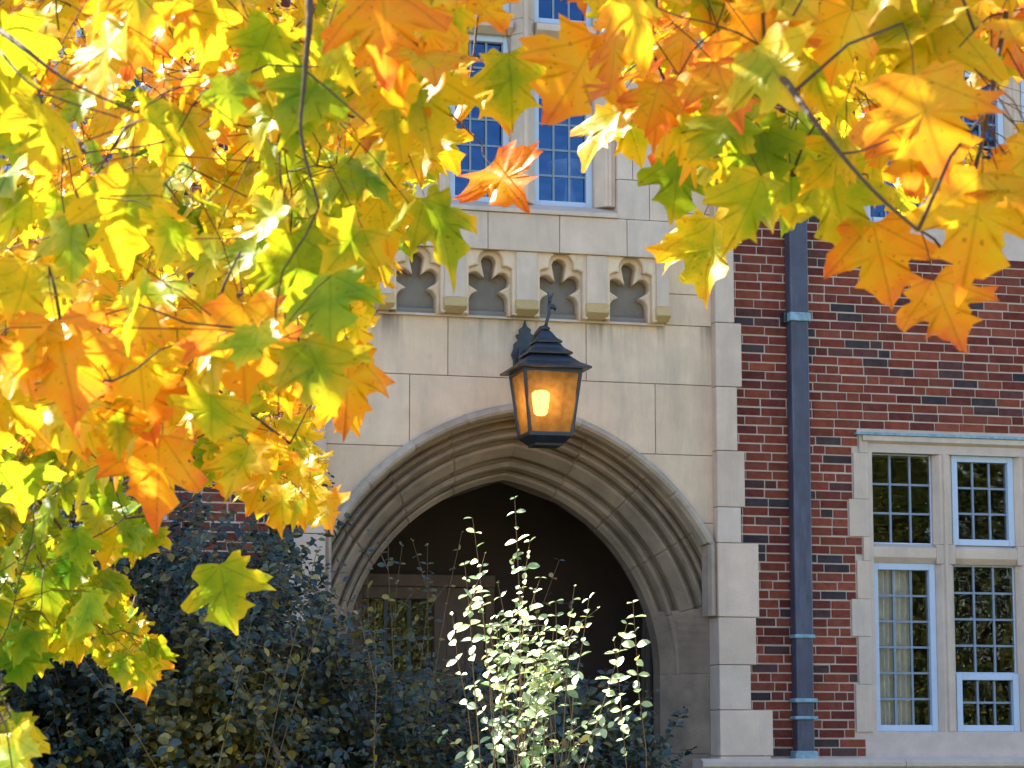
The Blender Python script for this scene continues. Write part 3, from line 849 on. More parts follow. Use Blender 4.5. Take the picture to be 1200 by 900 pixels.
# ------------------------------------------------------------------ rainwater pipe
def pipe():
    xa, xb = X(928.5, 560, -.12), X(950.5, 560, -.12); xm = (xa+xb)/2; hw = (xb-xa)/2
    root = empty('drainpipe', (xm, -.08, 0))
    tag(root, 'dark blue square rainwater drainpipe running down the red brick wall', 'drainpipe')
    za, zb, zc = Z(372, 940, -.12), Z(746, 940, -.12), Z(832, 940, -.12); zs_ = Z(880, 940, -.12)
    def bx(name, mat, h, y0, y1, z0, z1, bev=.006):
        m = MB(); m.box(xm-h, xm+h, y0, y1, z0, z1); return m.build(name, M[mat], root, bevel=bev)
    p = MB(); p.box(xm-hw, xm+hw, -.135, -.022, za, BTOP-.5); p.box(xm-hw+.003, xm+hw-.003, -.132, -.022, zb, za)
    p.box(xm-hw+.006, xm+hw-.006, -.130, -.022, .25, zb); p.build('pipe', M['lead'], root, bevel=.012)
    bx('collar', 'lead_pale', hw+.010, -.150, -.02, za-.03, za+.035)
    bx('collar', 'lead_pale', hw+.006, -.143, -.02, zb-.012, zb+.016)
    bx('collar', 'lead_pale', hw+.014, -.152, -.02, zc+.055, zc+.085)
    bx('collar', 'lead_pale', hw+.014, -.152, -.02, zc-.07, zc-.045)
    for (u0, u1) in ((xm-hw-.035, xm-hw-.010), (xm+hw+.010, xm+hw+.03)):
        m = MB(); m.box(u0, u1, -.09, .0, za-.04, za+.04); m.build('wall_lug', M['iron'], root, bevel=.004)
    m = MB(); m.prism_x([(-.14, zs_-.9), (-.14, zs_), (-.02, zs_), (-.02, zs_-.9)], xm-hw-.012, xm+hw+.012)
    m.build('boot', M['lead_pale'], root, bevel=.008)
pipe()

# ------------------------------------------------------------------ wall lantern
def amber_glass():
    m, n, l, out = new_mat('amber_frosted_glass')
    tc = N(n, 'ShaderNodeTexCoord'); nz = N(n, 'ShaderNodeTexNoise', i_Scale=22.0, i_Detail=4.0); l.new(tc.outputs['Object'], nz.inputs['Vector'])
    c = ramp(n, l, nz.outputs['Fac'], [(.3, (.30, .17, .05)), (.7, (.46, .29, .10))])
    t = N(n, 'ShaderNodeBsdfTranslucent'); l.new(c, t.inputs['Color'])
    d = N(n, 'ShaderNodeBsdfPrincipled', i_Roughness=.35); l.new(c, d.inputs['Base Color'])
    tr = N(n, 'ShaderNodeBsdfTransparent'); tr.inputs['Color'].default_value = (1, .78, .42, 1)
    m1 = N(n, 'ShaderNodeMixShader'); m1.inputs[0].default_value = .55; l.new(d.outputs[0], m1.inputs[1]); l.new(t.outputs[0], m1.inputs[2])
    m2 = N(n, 'ShaderNodeMixShader'); m2.inputs[0].default_value = .42; l.new(m1.outputs[0], m2.inputs[1]); l.new(tr.outputs[0], m2.inputs[2])
    l.new(m2.outputs[0], out.inputs[0]); return m
M['amber'] = amber_glass()
def emit(name, c, s):
    m, n, l, out = new_mat(name); e = N(n, 'ShaderNodeEmission', i_Strength=s); e.inputs[0].default_value = (*c, 1); l.new(e.outputs[0], out.inputs[0]); return m
M['bulb'] = emit('lit_bulb', (1.0, .56, .14), 3.2)
def lantern():
    yl = -.66
    c = W(640, 470, yl)
    zt, zb = W(640, 431, yl-.2).z, W(640, 507, yl-.2).z
    H = zt-zb; T, B = .205, .150
    root = empty('wall_lantern', (CX, yl, zb), R(-1.5))
    tag(root, 'black iron lantern with lit amber glass hung on the stone wall over the arch', 'lantern')
    k = dict(local=True)
    hw = lambda z: B+(T-B)*z/H
    # corner bars, rims
    f = MB()
    for sx in (-1, 1):
        for sy in (-1, 1):
            f.tube([(sx*B, sy*B, -.01), (sx*T, sy*T, H)], .013, 6)
    for z, h in ((0, B), (H-.012, T)):
        for s_ in (-1, 1):
            f.box(-h, h, s_*h-.012, s_*h+.012, z-.012, z+.014); f.box(s_*h-.0118, s_*h+.0118, -h, h, z-.0118, z+.0138)
    f.build('frame', M['iron'], root, **k)
    for (ax, s_) in (('y', -1), ('x', -1), ('x', 1), ('y', 1)):
        g = MB(); i = .004
        b, t = B-i, T-i
        if ax == 'y': vs = [(-b, s_*b, .01), (b, s_*b, .01), (t, s_*t, H-.01), (-t, s_*t, H-.01)]
        else: vs = [(s_*b, -b, .01), (s_*b, b, .01), (s_*t, t, H-.01), (s_*t, -t, H-.01)]
        g.add(vs, [(0, 1, 2, 3)]); g.build('glass_pane', M['amber'], root, **k)
    # tapered bottom pan
    b = MB(); b.loft_sq([(B-.05, -.075), (B-.045, -.06), (B+.005, -.014), (B+.012, -.005), (B-.004, .004)])
    b.build('bottom_pan', M['iron'], root, **k)
    # pagoda roof of three flared tiers
    r_ = MB()
    r_.loft_sq([(T, H), (T+.062, H+.000), (T+.064, H+.014), (T-.005, H+.050), (T-.058, H+.098), (.125, H+.110)])
    r_.loft_sq([(.10, H+.108), (.158, H+.114), (.160, H+.126), (.112, H+.160), (.086, H+.196), (.07, H+.20)])
    r_.loft_sq([(.06, H+.198), (.098, H+.202), (.099, H+.213), (.066, H+.240), (.036, H+.285), (.018, H+.305)])
    r_.build('roof', M['iron'], root, **k)
    # finial: a bent stem ending in a curled leafy head
    fi = MB()
    fi.lathe([(.03, 0), (.036, .015), (.02, .03), (.012, .04)], (0, 0, H+.30), 10)
    st = [(0, 0, H+.32), (.012, 0, H+.37), (.030, 0, H+.42), (.032, 0, H+.47), (.030, 0, H+.50)]
    fi.tube(st, [.013, .012, .012, .014, .012], 8)
    fi.tube([(.03, 0, H+.47), (.055, 0, H+.475), (.075, 0, H+.46), (.068, 0, H+.445)], [.018, .02, .014, .006], 8)
    for dx, dz_ in ((-.012, .09), (.03, .085), (.012, .07)):
        fi.tube([(.03, 0, H+.49), (.03+dx*.5, 0, H+.49+dz_*.6), (.03+dx, 0, H+.49+dz_)], [.010, .007, .002], 6)
    fi.build('finial', M['iron'], root, smooth=True, **k)
    # bracket arm to the wall plate
    wy = YP-yl
    ar = MB()
    zt_ = H+.30
    ar.tube([(0, .0, zt_), (0, .10, zt_+.03), (0, .24, zt_+.01), (0, .38, zt_-.06), (0, .50, zt_-.09), (0, wy-.03, zt_-.08)], [.02, .022, .022, .024, .026, .03], 8)
    ar.tube([(0, wy-.04, zt_-.26), (0, .44, zt_-.25), (0, .33, zt_-.17), (0, .30, zt_-.08), (0, .36, zt_-.03)], [.02, .018, .016, .016, .018], 8)
    sc = [(0, .30+.05*math.cos(a)*(1-a/9), zt_-.11+.05*math.sin(a)*(1-a/9)) for a in [i*.5 for i in range(13)]]
    ar.tube(sc, .012, 6)
    ar.build('bracket_arm', M['iron'], root, smooth=True, **k)
    # shaped wall plate with a fleur top
    pl = MB()
    half = [(.0, -.36), (.05, -.33), (.085, -.26), (.088, -.10), (.105, -.06), (.088, -.02), (.085, .02), (.05, .05), (.072, .085), (.04, .10), (.045, .13), (.016, .15), (0, .20)]
    poly = [(x, z) for x, z in half]+[(-x, z) for x, z in half[::-1][1:-1]]
    pl.prism_y([(x, zt_-.03+z) for x, z in poly], wy-.035, wy-.001)
    pl.box(-.055, .055, wy-.06, wy-.034, zt_-.30, zt_-.04)
    pl.build('backplate', M['iron'], root, bevel=.006, **k)
    # bulb with its own light
    bu = MB(); bu.lathe([(.03, -.095), (.048, -.078), (.055, -.03), (.061, .03), (.063, .06), (.042, .078), (.02, .082)], (-.035, 0, H*.53), 16)
    bu.build('bulb', M['bulb'], root, smooth=True, **k)
    ho = MB(); ho.lathe([(.02, 0), (.022, .05), (.03, .1), (.02, H*.45-.08)], (-.035, 0, H*.55+.075), 10)
    ho.build('lamp_holder', M['iron'], root, **k)
    ld = bpy.data.lights.new('lantern_light', 'POINT'); ld.energy = .8; ld.color = (1, .52, .16); ld.shadow_soft_size = .06
    lo = bpy.data.objects.new('lantern_light', ld); col.objects.link(lo); lo.parent = root; lo.location = (-.035, -.09, H*.55)
lantern()

# ------------------------------------------------------------------ curtain and table lamp indoors
def curtain():
    a, b = lights_x[0]; a += .05; b = a+(b-a)*.68
    m = MB(); n = 70; nz = 10; y = .17
    vs = []
    for j in range(nz+1):
        z = LOW['bot']+(LOW['tr0']-LOW['bot'])*j/nz
        for i in range(n+1):
            u = i/n; x = a+(b-a)*u*(1-.05*math.sin(3*u+j*.15)*.3)
            vs.append((x, y+.032*math.sin(u*44+.5*math.sin(j*.5))+.012*math.sin(u*17+1), z))
    m.add(vs, [(j*(n+1)+i, j*(n+1)+i+1, (j+1)*(n+1)+i+1, (j+1)*(n+1)+i) for j in range(nz) for i in range(n)])
    o = m.build('curtain', M['curtain'], None, smooth=True, base=((a+b)/2, y, LOW['bot']))
    tag(o, 'gathered cream lace curtain behind the tall casement beside the drainpipe', 'curtain')
curtain()
def table_lamp():
    wa, wb, z0 = FRZ
    p = W(667, 228, .42)
    root = empty('table_lamp', (p.x, .42, p.z-.32))
    tag(root, 'white table lamp with a bowl shade behind the leaded upper window', 'lamp')
    b = MB(); b.lathe([(.10, 0), (.10, .02), (.045, .05), (.03, .1), (.05, .2), (.055, .28), (.03, .38), (.022, .45)], (0, 0, 0), 18)
    b.build('stem', M['white'], root, smooth=True, local=True)
    s = MB(); s.lathe([(.03, .44), (.09, .455), (.16, .50), (.185, .55), (.18, .56), (.02, .60)], (0, 0, 0), 20)
    s.build('lamp_shade', M['white'], root, smooth=True, local=True)
    t = MB(); t.box(p.x-.35, p.x+.35, .24, .62, p.z-.36, p.z-.322)
    for sx in (-.3, .3):
        for yy in (.28, .57): t.box(p.x+sx-.02, p.x+sx+.02, yy-.02, yy+.02, 4.60, p.z-.36)
    o = t.build('side_table', M['oak'], None, base=(p.x, .42, 4.6)); tag(o, 'dark wooden table indoors carrying the white lamp', 'table')
table_lamp()

# ------------------------------------------------------------------ maple in front
LEAF_HALF = [(0, 0), (.10, -.045), (.20, -.10), (.29, -.085), (.31, -.02), (.43, .0), (.40, .075), (.37, .14), (.35, .20), (.45, .25), (.53, .33), (.66, .41), (.60, .475), (.61, .60),
             (.52, .565), (.43, .555), (.33, .53), (.265, .525), (.27, .60), (.285, .67), (.37, .755), (.26, .78), (.165, .85), (.10, .935), (.035, 1.04), (0, 1.10)]
class Leaves(MB):
    def __init__(s): super().__init__(); s.uv = []; s.vc = []
    def maple(s, base, tip, nrm, size, hue, val):
        tip = (tip-nrm*tip.dot(nrm)).normalized(); sd_ = tip.cross(nrm).normalized()
        fold = rng.uniform(.0, .42); droop = rng.uniform(-.2, .55); twist = rng.uniform(-.25, .25); wav = rng.uniform(0, 6.28); wa_ = rng.uniform(.02, .06)
        wid = rng.uniform(.9, 1.12); skew = rng.uniform(-.10, .10)
        out = [(x, y) for x, y in LEAF_HALF]+[(-x, y) for x, y in LEAF_HALF[-2:0:-1]]
        ctr = (0, .36)
        jit = [rng.uniform(.88, 1.10) for _ in out]
        pts = [ctr]; rad = [0]
        for k_ in (.5, 1.0):
            for (x, y), j in zip(out, jit):
                kk = k_*(j if k_ == 1.0 else 1)
                pts.append((ctr[0]+(x-ctr[0])*kk, ctr[1]+(y-ctr[1])*kk)); rad.append(k_)
        n = len(out); b0 = len(s.v)
        curl = rng.uniform(-.10, .24)
        for (x, y), r_ in zip(pts, rad):
            d = math.hypot(x, y-.36)
            z = fold*abs(x)-droop*y*y*.6+twist*x*y+wa_*math.sin(9*x+7*y+wav)-curl*d*d*2.2
            X_ = (x*wid+skew*y)
            s.v.append(tuple(base+(sd_*X_+tip*y+nrm*z)*size)); s.uv.append((x, y))
            edge = max(0, d-.12)
            s.vc.append((min(1, max(0, hue+.44*edge-.03+.06*math.sin(7*x+wav))), val, 0))
        for i in range(n):
            j = (i+1) % n
            s.f.append([b0, b0+1+i, b0+1+j]); s.f.append([b0+1+i, b0+1+n+i, b0+1+n+j, b0+1+j])
    def oval(s, base, tip, nrm, ln, wd, hue, val, fold=.12):
        tip = (tip-nrm*tip.dot(nrm))
        tip = tip.normalized() if tip.length > 1e-5 else nrm.orthogonal().normalized()
        sd_ = tip.cross(nrm); b0 = len(s.v)
        for (x, y, z) in ((0, 0, 0), (.38, .22, fold), (.5, .5, fold*1.3), (.33, .8, fold*.8), (0, 1, -.08), (-.33, .8, fold*.8), (-.5, .5, fold*1.3), (-.38, .22, fold), (0, .5, 0)):
            s.v.append(tuple(base+sd_*x*wd+tip*y*ln+nrm*z*wd)); s.uv.append((x, y)); s.vc.append((hue, val, 0))
        for i in range(8): s.f.append([b0+8, b0+i, b0+(i+1) % 8])

def inside(poly, x, y):
    r_ = False; j = len(poly)-1
    for i in range(len(poly)):
        xi, yi = poly[i]; xj, yj = poly[j]
        if (yi > y) != (yj > y) and x < (xj-xi)*(y-yi)/(yj-yi)+xi: r_ = not r_
        j = i
    return r_
def rvec(k=1): return Vector((rng.gauss(0, k), rng.gauss(0, k), rng.gauss(0, k)))

LEFT = [(-260, -220), (575, -220), (560, -20), (535, 60), (520, 140), (500, 200), (495, 250), (470, 285), (430, 310), (418, 370), (412, 440), (370, 470), (345, 540), (290, 530), (225, 500), (170, 520), (90, 510), (40, 560), (-260, 600)]
RIGHTP = [(640, -220), (1420, -220), (1420, 230), (1210, 255), (1130, 235), (1060, 235), (1000, 230), (940, 215), (900, 215), (850, 215), (800, 180), (775, 130), (745, 90), (715, 45), (700, -30), (650, -60)]
HANG = [[(-260, 480), (60, 560), (110, 640), (120, 720), (60, 760), (-30, 740), (-260, 800)],
        [(230, 470), (350, 480), (385, 540), (360, 590), (300, 570), (250, 540)],
        [(90, 560), (160, 570), (205, 620), (180, 630), (120, 610)],
        [(50, 620), (140, 670), (195, 775), (165, 785), (90, 740), (30, 700)],
        [(-200, 770), (-5, 780), (22, 830), (20, 980), (-200, 980)],
        [(-160, 420), (150, 450), (165, 530), (70, 600), (-160, 640)]]
tree = empty('maple_tree', P(-900, 900, 5.6).to_2d().to_3d())
tag(tree, 'autumn maple with yellow, orange and green leaves hanging across the view', 'tree')
ORG[tree.name] = Vector((tree.location.x, tree.location.y, 0))
tb = Vector(tree.location)

limbs = []       # each: dict(path=[points], rad=[...])
def limb(path, r0, r1, sub=5):
    pts = []
    for i in range(len(path)-1):
        for k_ in range(sub):
            u = k_/sub
            p0 = path[max(i-1, 0)]; p1 = path[i]; p2 = path[i+1]; p3 = path[min(i+2, len(path)-1)]
            pts.append(.5*((2*p1)+(p2-p0)*u+(2*p0-5*p1+4*p2-p3)*u*u+(3*p1-p0-3*p2+p3)*u**3))
    pts.append(path[-1])
    n = len(pts)
    limbs.append(dict(pts=pts, rad=[r1+(r0-r1)*(1-i/(n-1))**2.6 for i in range(n)], twigs=MB(), leaves=Leaves()))
T5, T7 = tb+Vector((.1, .1, 4.6)), tb+Vector((.2, .2, 6.2))
limb([T5, P(-300, -420, 5.0), P(80, -360, 3.8), P(340, -160, 3.3), P(362, -10, 3.16), P(357, 90, 3.14), P(353, 160, 3.14), P(374, 242, 3.14)], .032, .0019)
limb([T5, P(-400, -160, 5.0), P(-120, -40, 3.8), P(0, 36, 3.3), P(75, 92, 3.2), P(160, 132, 3.2)], .03, .0014)
limb([tb+Vector((.1, .1, 3.9)), P(-420, 80, 5.6), P(-120, 260, 5.4), P(60, 340, 5.2), P(230, 440, 5.2), P(340, 520, 5.2)], .04, .003)
limb([tb+Vector((.1, .1, 3.4)), P(-420, 320, 5.9), P(-120, 470, 6.0), P(20, 560, 6.0), P(120, 690, 6.0), P(180, 800, 6.0)], .035, .0025)
limb([T7, P(0, -900, 5.5), P(450, -700, 5.0), P(760, -280, 4.4), P(880, 20, 3.5), P(930, 108, 3.2), P(985, 180, 3.15), P(1030, 230, 3.15), P(1076, 270, 3.15)], .03, .0022)
limb([P(985, 180, 3.15), P(1008, 177, 3.15), P(1042, 164, 3.16)], .0022, .0012)
limb([P(357, 82, 3.14), P(385, 105, 3.16), P(432, 146, 3.2)], .0018, .0011)
limb([P(0, 60, 3.3), P(45, 105, 3.25), P(140, 138, 3.25)], .0022, .0011)
limb([T7, P(100, -1000, 6.2), P(700, -820, 5.4), P(1060, -480, 4.6), P(1180, -150, 4.0), P(1160, 120, 3.7), P(1110, 300, 3.6)], .05, .003)
limb([T7, P(0, -700, 7.2), P(300, -420, 7.0), P(520, -200, 6.6), P(560, -20, 6.4), P(540, 160, 6.2)], .045, .003)
limb([T5, P(-300, -260, 7.0), P(0, -120, 7.0), P(220, 60, 6.8), P(420, 200, 6.5), P(500, 280, 6.3)], .045, .003)
limb([T5, P(-300, 0, 6.2), P(20, 120, 6.0), P(220, 280, 5.6), P(390, 380, 5.0), P(420, 450, 4.8)], .04, .003)
limb([T7, P(200, -1000, 7.6), P(700, -600, 7.2), P(900, -260, 6.8), P(860, 40, 6.4), P(800, 200, 6.2)], .045, .003)
nodes = [(li, i, p) for li, L in enumerate(limbs) for i, p in enumerate(L['pts'][6:], 6) if len(L['pts']) > 12]
def nearest(p):
    return min(nodes, key=lambda n: (n[2]-p).length_squared)

ZONES = [(70, 430, 110, .24), (280, 400, 90, .18), (400, 450, 70, .2), (180, 560, 70, .22), (480, 40, 90, .14), (230, 90, 170, -.06), (150, 260, 110, -.10), (350, 300, 120, -.18), (480, 200, 110, -.18), (60, 40, 90, .05),
         (0, 860, 60, .35), (20, 700, 160, -.16), (110, 640, 110, -.14), (780, 50, 120, .22), (860, 180, 110, -.16), (800, 210, 80, -.14), (930, 90, 90, -.10), (1100, 130, 90, .16), (1020, 300, 80, .14), (1150, 30, 90, .05), (970, 210, 70, -.12), (320, 580, 70, -.05)]
def hue_for(px, py, dep):
    h = .405+.14*noise.noise(Vector((px*.006, py*.006, dep*.4)))*2
    for zx, zy, zr, dv in ZONES: h += .72*dv*math.exp(-((px-zx)**2+(py-zy)**2)/(zr*zr))
    if py > 500 and px < 260: h -= .13
    h += rng.gauss(0, .085)
    return min(.95, max(.02, h))
def put_leaf(li, c, tip, nrm, size, hue, val=None):
    L = limbs[li]
    L['leaves'].maple(c, tip, nrm, size, hue, rng.uniform(.6, 1.05) if val is None else val)
def petiole(li, a, b):
    mid = (a+b)/2+rvec(.004)+Vector((0, 0, .008))
    limbs[li]['twigs'].tube([a, mid, b], [.0012, .0010, .0009], 4, (1.6, .9, .5), cap=False)
def leaf_dir(up=.45, sx=.95):
    nrm = (FWD*-1*rng.gauss(.75, .5)+RIGHT*rng.gauss(0, .6)+Vector((0, 0, 1))*rng.gauss(up, .42))
    if rng.random() < .21: nrm = (SUN-FWD).normalized()+rvec(.22)
    if nrm.length < .1: nrm = Vector((0, -1, .3))
    nrm.normalize()
    if rng.random() < .18: nrm = -nrm if nrm.z < .2 else nrm
    tip = Vector((0, 0, -1))+RIGHT*rng.gauss(0, .42)+FWD*rng.gauss(0, .35)
    return nrm, tip
PEEK = [(1095, 85, 1215, 215), (990, 175, 1050, 285), (590, 60, 715, 270), (885, 80, 940, 160)]      # gaps in the crown through which the building shows
SPRAYS = []
def spray(px, py, dep, poly, n, smin=.105, smax=.155, radius=.13):
    SPRAYS.append((P(px, py, dep), dep, poly, n, smin, smax, radius))
def grow(c, dep, poly, n, smin, smax, radius):
    li, i, q = nearest(c)
    d = (q-c).length
    if d > .04:
        perp = rvec(.05*d)
        mid = (q+c)/2+Vector((0, 0, .08*d))+perp
        r1 = .0012+.0007*min(d, 1.2)
        limbs[li]['twigs'].tube([q, (q+mid)/2+rvec(.02*d), mid, (mid+c)/2+rvec(.02*d), c], [r1*1.25, r1*1.15, r1, .0012, .0010], 5)
        nodes.append((li, 0, mid)); 
    nodes.append((li, 0, c))
    for _ in range(n):
        o = Vector((rng.gauss(0, radius), rng.gauss(0, radius), rng.gauss(-.02, radius*.8)))
        base = c+o
        x, y = ptx(base)
        if poly is not None and not inside(poly, x, y): continue
        if any((base-g_).dot(SUN) > max(.02, w_*.8) and ((base-g_)-SUN*(base-g_).dot(SUN)).length < w_ for g_, w_ in GAPS): continue
        nrm, tip = leaf_dir()
        size = rng.uniform(smin, smax)
        mx_, my_ = ptx(base+(tip-nrm*tip.dot(nrm)).normalized()*size*.5)
        if any(x0 < mx_ < x1 and y0 < my_ < y1 for x0, y0, x1, y1 in PEEK) and rng.random() < .93: continue
        petiole(li, c+o*.25, base)
        put_leaf(li, base, tip, nrm, size, hue_for(x, y, dep))
def fill(poly, count, dmin, dmax, n=4, **kw):
    xs = [p[0] for p in poly]; ys = [p[1] for p in poly]; done = 0
    while done < count:
        x, y = rng.uniform(min(xs), max(xs)), rng.uniform(min(ys), max(ys))
        if not inside(poly, x, y): continue
        spray(x, y, rng.uniform(dmin, dmax), poly, n, **kw); done += 1
fill(LEFT, 100, 3.3, 4.6, 4, smin=.065, smax=.11, radius=.12)
fill(LEFT, 400, 4.6, 7.2, 6, smin=.066, smax=.112, radius=.12)
fill(LEFT, 420, 7.0, 9.5, 6, smin=.065, smax=.115)
fill(RIGHTP, 64, 3.2, 4.4, 4, smin=.08, smax=.125, radius=.12)
fill(RIGHTP, 130, 4.4, 6.8, 5, smin=.07, smax=.115)
fill(RIGHTP, 80, 7.0, 9.0, 6, smin=.07, smax=.115)
fill(HANG[0], 125, 4.6, 6.8, 5, smin=.065, smax=.105, radius=.11); fill(HANG[1], 46, 5.2, 6.8, 5, smin=.06, smax=.09, radius=.10); fill(HANG[2], 10, 5.0, 6, 4, smin=.07, smax=.10, radius=.09)
fill(HANG[3], 56, 5.5, 6.8, 4, smin=.055, smax=.09, radius=.09); fill(HANG[4], 26, 3.8, 4.6, 4, smin=.075, smax=.11)
fill(HANG[5], 60, 4.6, 7.5, 5, smin=.065, smax=.105)
# canopy above the picture
TOPP = [(-600, -1500), (1500, -1500), (1500, -220), (-600, -220)]
fill(TOPP, 205, 3.6, 6.6, 6)
# single leaves that stand out: (px,py of leaf centre), depth, size, hue, tilt of normal (right, up), tip (right, down)
SOLO = [(832, 296, 4.9, .145, .36, (-.2, 1.1), (.1, 1)), (805, 285, 5.0, .10, .38, (.4, 1.0), (-.5, 1)), (1030, 305, 3.9, .135, .62, (.0, .2), (.12, 1)), (1107, 362, 3.6, .105, .66, (-.35, .25), (.35, 1)),
        (1150, 262, 3.2, .145, .52, (.05, .15), (-.05, 1)), (1085, 140, 3.2, .135, .60, (-.25, .3), (.25, 1)), (1085, 62, 3.5, .16, .40, (.1, .2), (-.2, 1)), (288, 400, 3.5, .13, .62, (.0, .35), (.1, 1)),
        (75, 428, 3.3, .135, .62, (.2, .3), (.2, 1)), (182, 556, 4.0, .14, .66, (-.3, .1), (-.2, 1)), (265, 696, 5.0, .135, .22, (-.2, .25), (.3, 1)), (118, 700, 6.0, .10, .25, (0, .1), (-.1, 1)),
        (45, 722, 5.6, .11, .20, (0, .2), (.1, 1)), (412, 450, 4.2, .135, .60, (.35, .25), (.1, 1)), (518, 268, 4.2, .14, .22, (.6, .5), (.5, 1)), (590, 210, 5.2, .12, .70, (.5, 1.0), (.7, 1)),
        (600, 100, 4.6, .13, .30, (.2, .1), (.1, 1)), (708, 155, 5.4, .12, .40, (-.4, 1.1), (-.3, 1)), (735, 148, 5.4, .125, .34, (.3, 1.1), (.3, 1)), (580, 105, 5.4, .12, .45, (.3, 1.2), (.4, .8)),
        (676, 88, 3.7, .14, .56, (-.1, .1), (-.5, .9)), (355, 320, 3.8, .145, .20, (.2, .2), (.3, 1)), (150, 255, 3.5, .135, .36, (-.1, .1), (-.1, 1)), (900, 50, 3.4, .13, .66, (.2, .2), (.1, 1)),
        (925, 210, 4.3, .125, .22, (.1, .2), (0, 1)), (790, 215, 4.6, .12, .14, (-.1, .1), (-.2, 1)), (980, 240, 3.9, .14, .30, (.1, .15), (.2, 1)), (455, 30, 3.3, .13, .66, (.1, .2), (.15, 1)),
        (490, 120, 3.7, .13, .34, (.1, .05), (.1, 1)), (330, 590, 5.6, .11, .42, (.5, 1.1), (.3, 1)), (360, 585, 5.7, .10, .40, (-.2, 1.2), (.1, 1)), (385, 600, 5.8, .10, .52, (.1, 1.1), (.5, 1)),
        (300, 575, 5.6, .10, .40, (.2, 1.2), (-.3, 1)), (110, 610, 5.3, .11, .30, (.0, 1.0), (-.4, 1)), (135, 640, 5.3, .10, .40, (.2, 1.1), (.0, 1)), (100, 745, 6.0, .11, .42, (.1, 1.1), (.1, 1)), (150, 750, 6.0, .10, .42, (-.1, 1.1), (.2, 1)), (170, 800, 6.0, .09, .5, (.2, 1.0), (.4, 1))]
GAPS = [(P(q[0], q[1], q[2]), .15) for q in SOLO if q[5][1] >= 1.0]
grng = random.Random(21)
for x_, y_, sx_, sy_, n_ in ((240, 110, 110, 80, 16), (120, 80, 100, 70, 7), (430, 90, 70, 80, 8), (530, 120, 40, 90, 8), (320, 560, 60, 40, 9), (230, 430, 120, 90, 7), (140, 690, 50, 90, 9), (40, 600, 50, 80, 5), (810, 230, 80, 60, 8), (930, 170, 120, 60, 6), (700, 120, 40, 40, 4)):
    for _ in range((n_+1)//2): GAPS.append((P(grng.gauss(x_, sx_), grng.gauss(y_, sy_), grng.uniform(4.4, 7.6)), grng.uniform(.12, .24)))      # openings in the crown towards the sun
limb_nodes = list(nodes)
SPRAYS.sort(key=lambda a: min((n[2]-a[0]).length_squared for n in limb_nodes))
for a in SPRAYS: grow(*a)
for (px, py, dep, size, hue, (nr, nu), (tr, td)) in SOLO:
    nrm = (-FWD+RIGHT*nr+Vector((0, 0, 1))*nu).normalized() if nu < 1 else ((SUN-FWD).normalized()+rvec(.10)-FWD*.25).normalized()
    if nu >= 1 and py < 500: size *= 1.2
    tip = RIGHT*tr-Vector((0, 0, 1))*td
    tip = (tip-nrm*tip.dot(nrm)).normalized()
    base = P(px, py, dep)-tip*size*.45
    li, i, q = nearest(base)
    a = base-tip*.055+Vector((0, 0, .02))
    petiole(li, a, base)
    d = (q-a).length
    mid = (q+a)/2+Vector((0, 0, .1*d))
    limbs[li]['twigs'].tube([q, mid, a], [.0026, .0022, .0016], 5)
    put_leaf(li, base, tip, nrm, size, hue, .8)
tr = MB()
tr.tube([tb+Vector((0, 0, -.1)), tb+Vector((.02, 0, .5)), tb+Vector((-.02, .04, 2.0)), tb+Vector((.08, .08, 3.6)), T5, T7, tb+Vector((.1, .4, 8.2))], [.34, .25, .21, .19, .16, .11, .04], 14)
tr.build('trunk', M['bark'], tree, smooth=True)
for L in limbs:
    b = MB(); b.tube(L['pts'], L['rad'], 7)
    bo = b.build('branch', M['bark'], tree, smooth=True)
    if L['twigs'].v: L['twigs'].build('twigs', M['bark'], bo, smooth=True)
    if L['leaves'].v: L['leaves'].build('foliage', M['maple'], bo, smooth=True)
print('maple leaves', sum(len(L['leaves'].v) for L in limbs)//101)

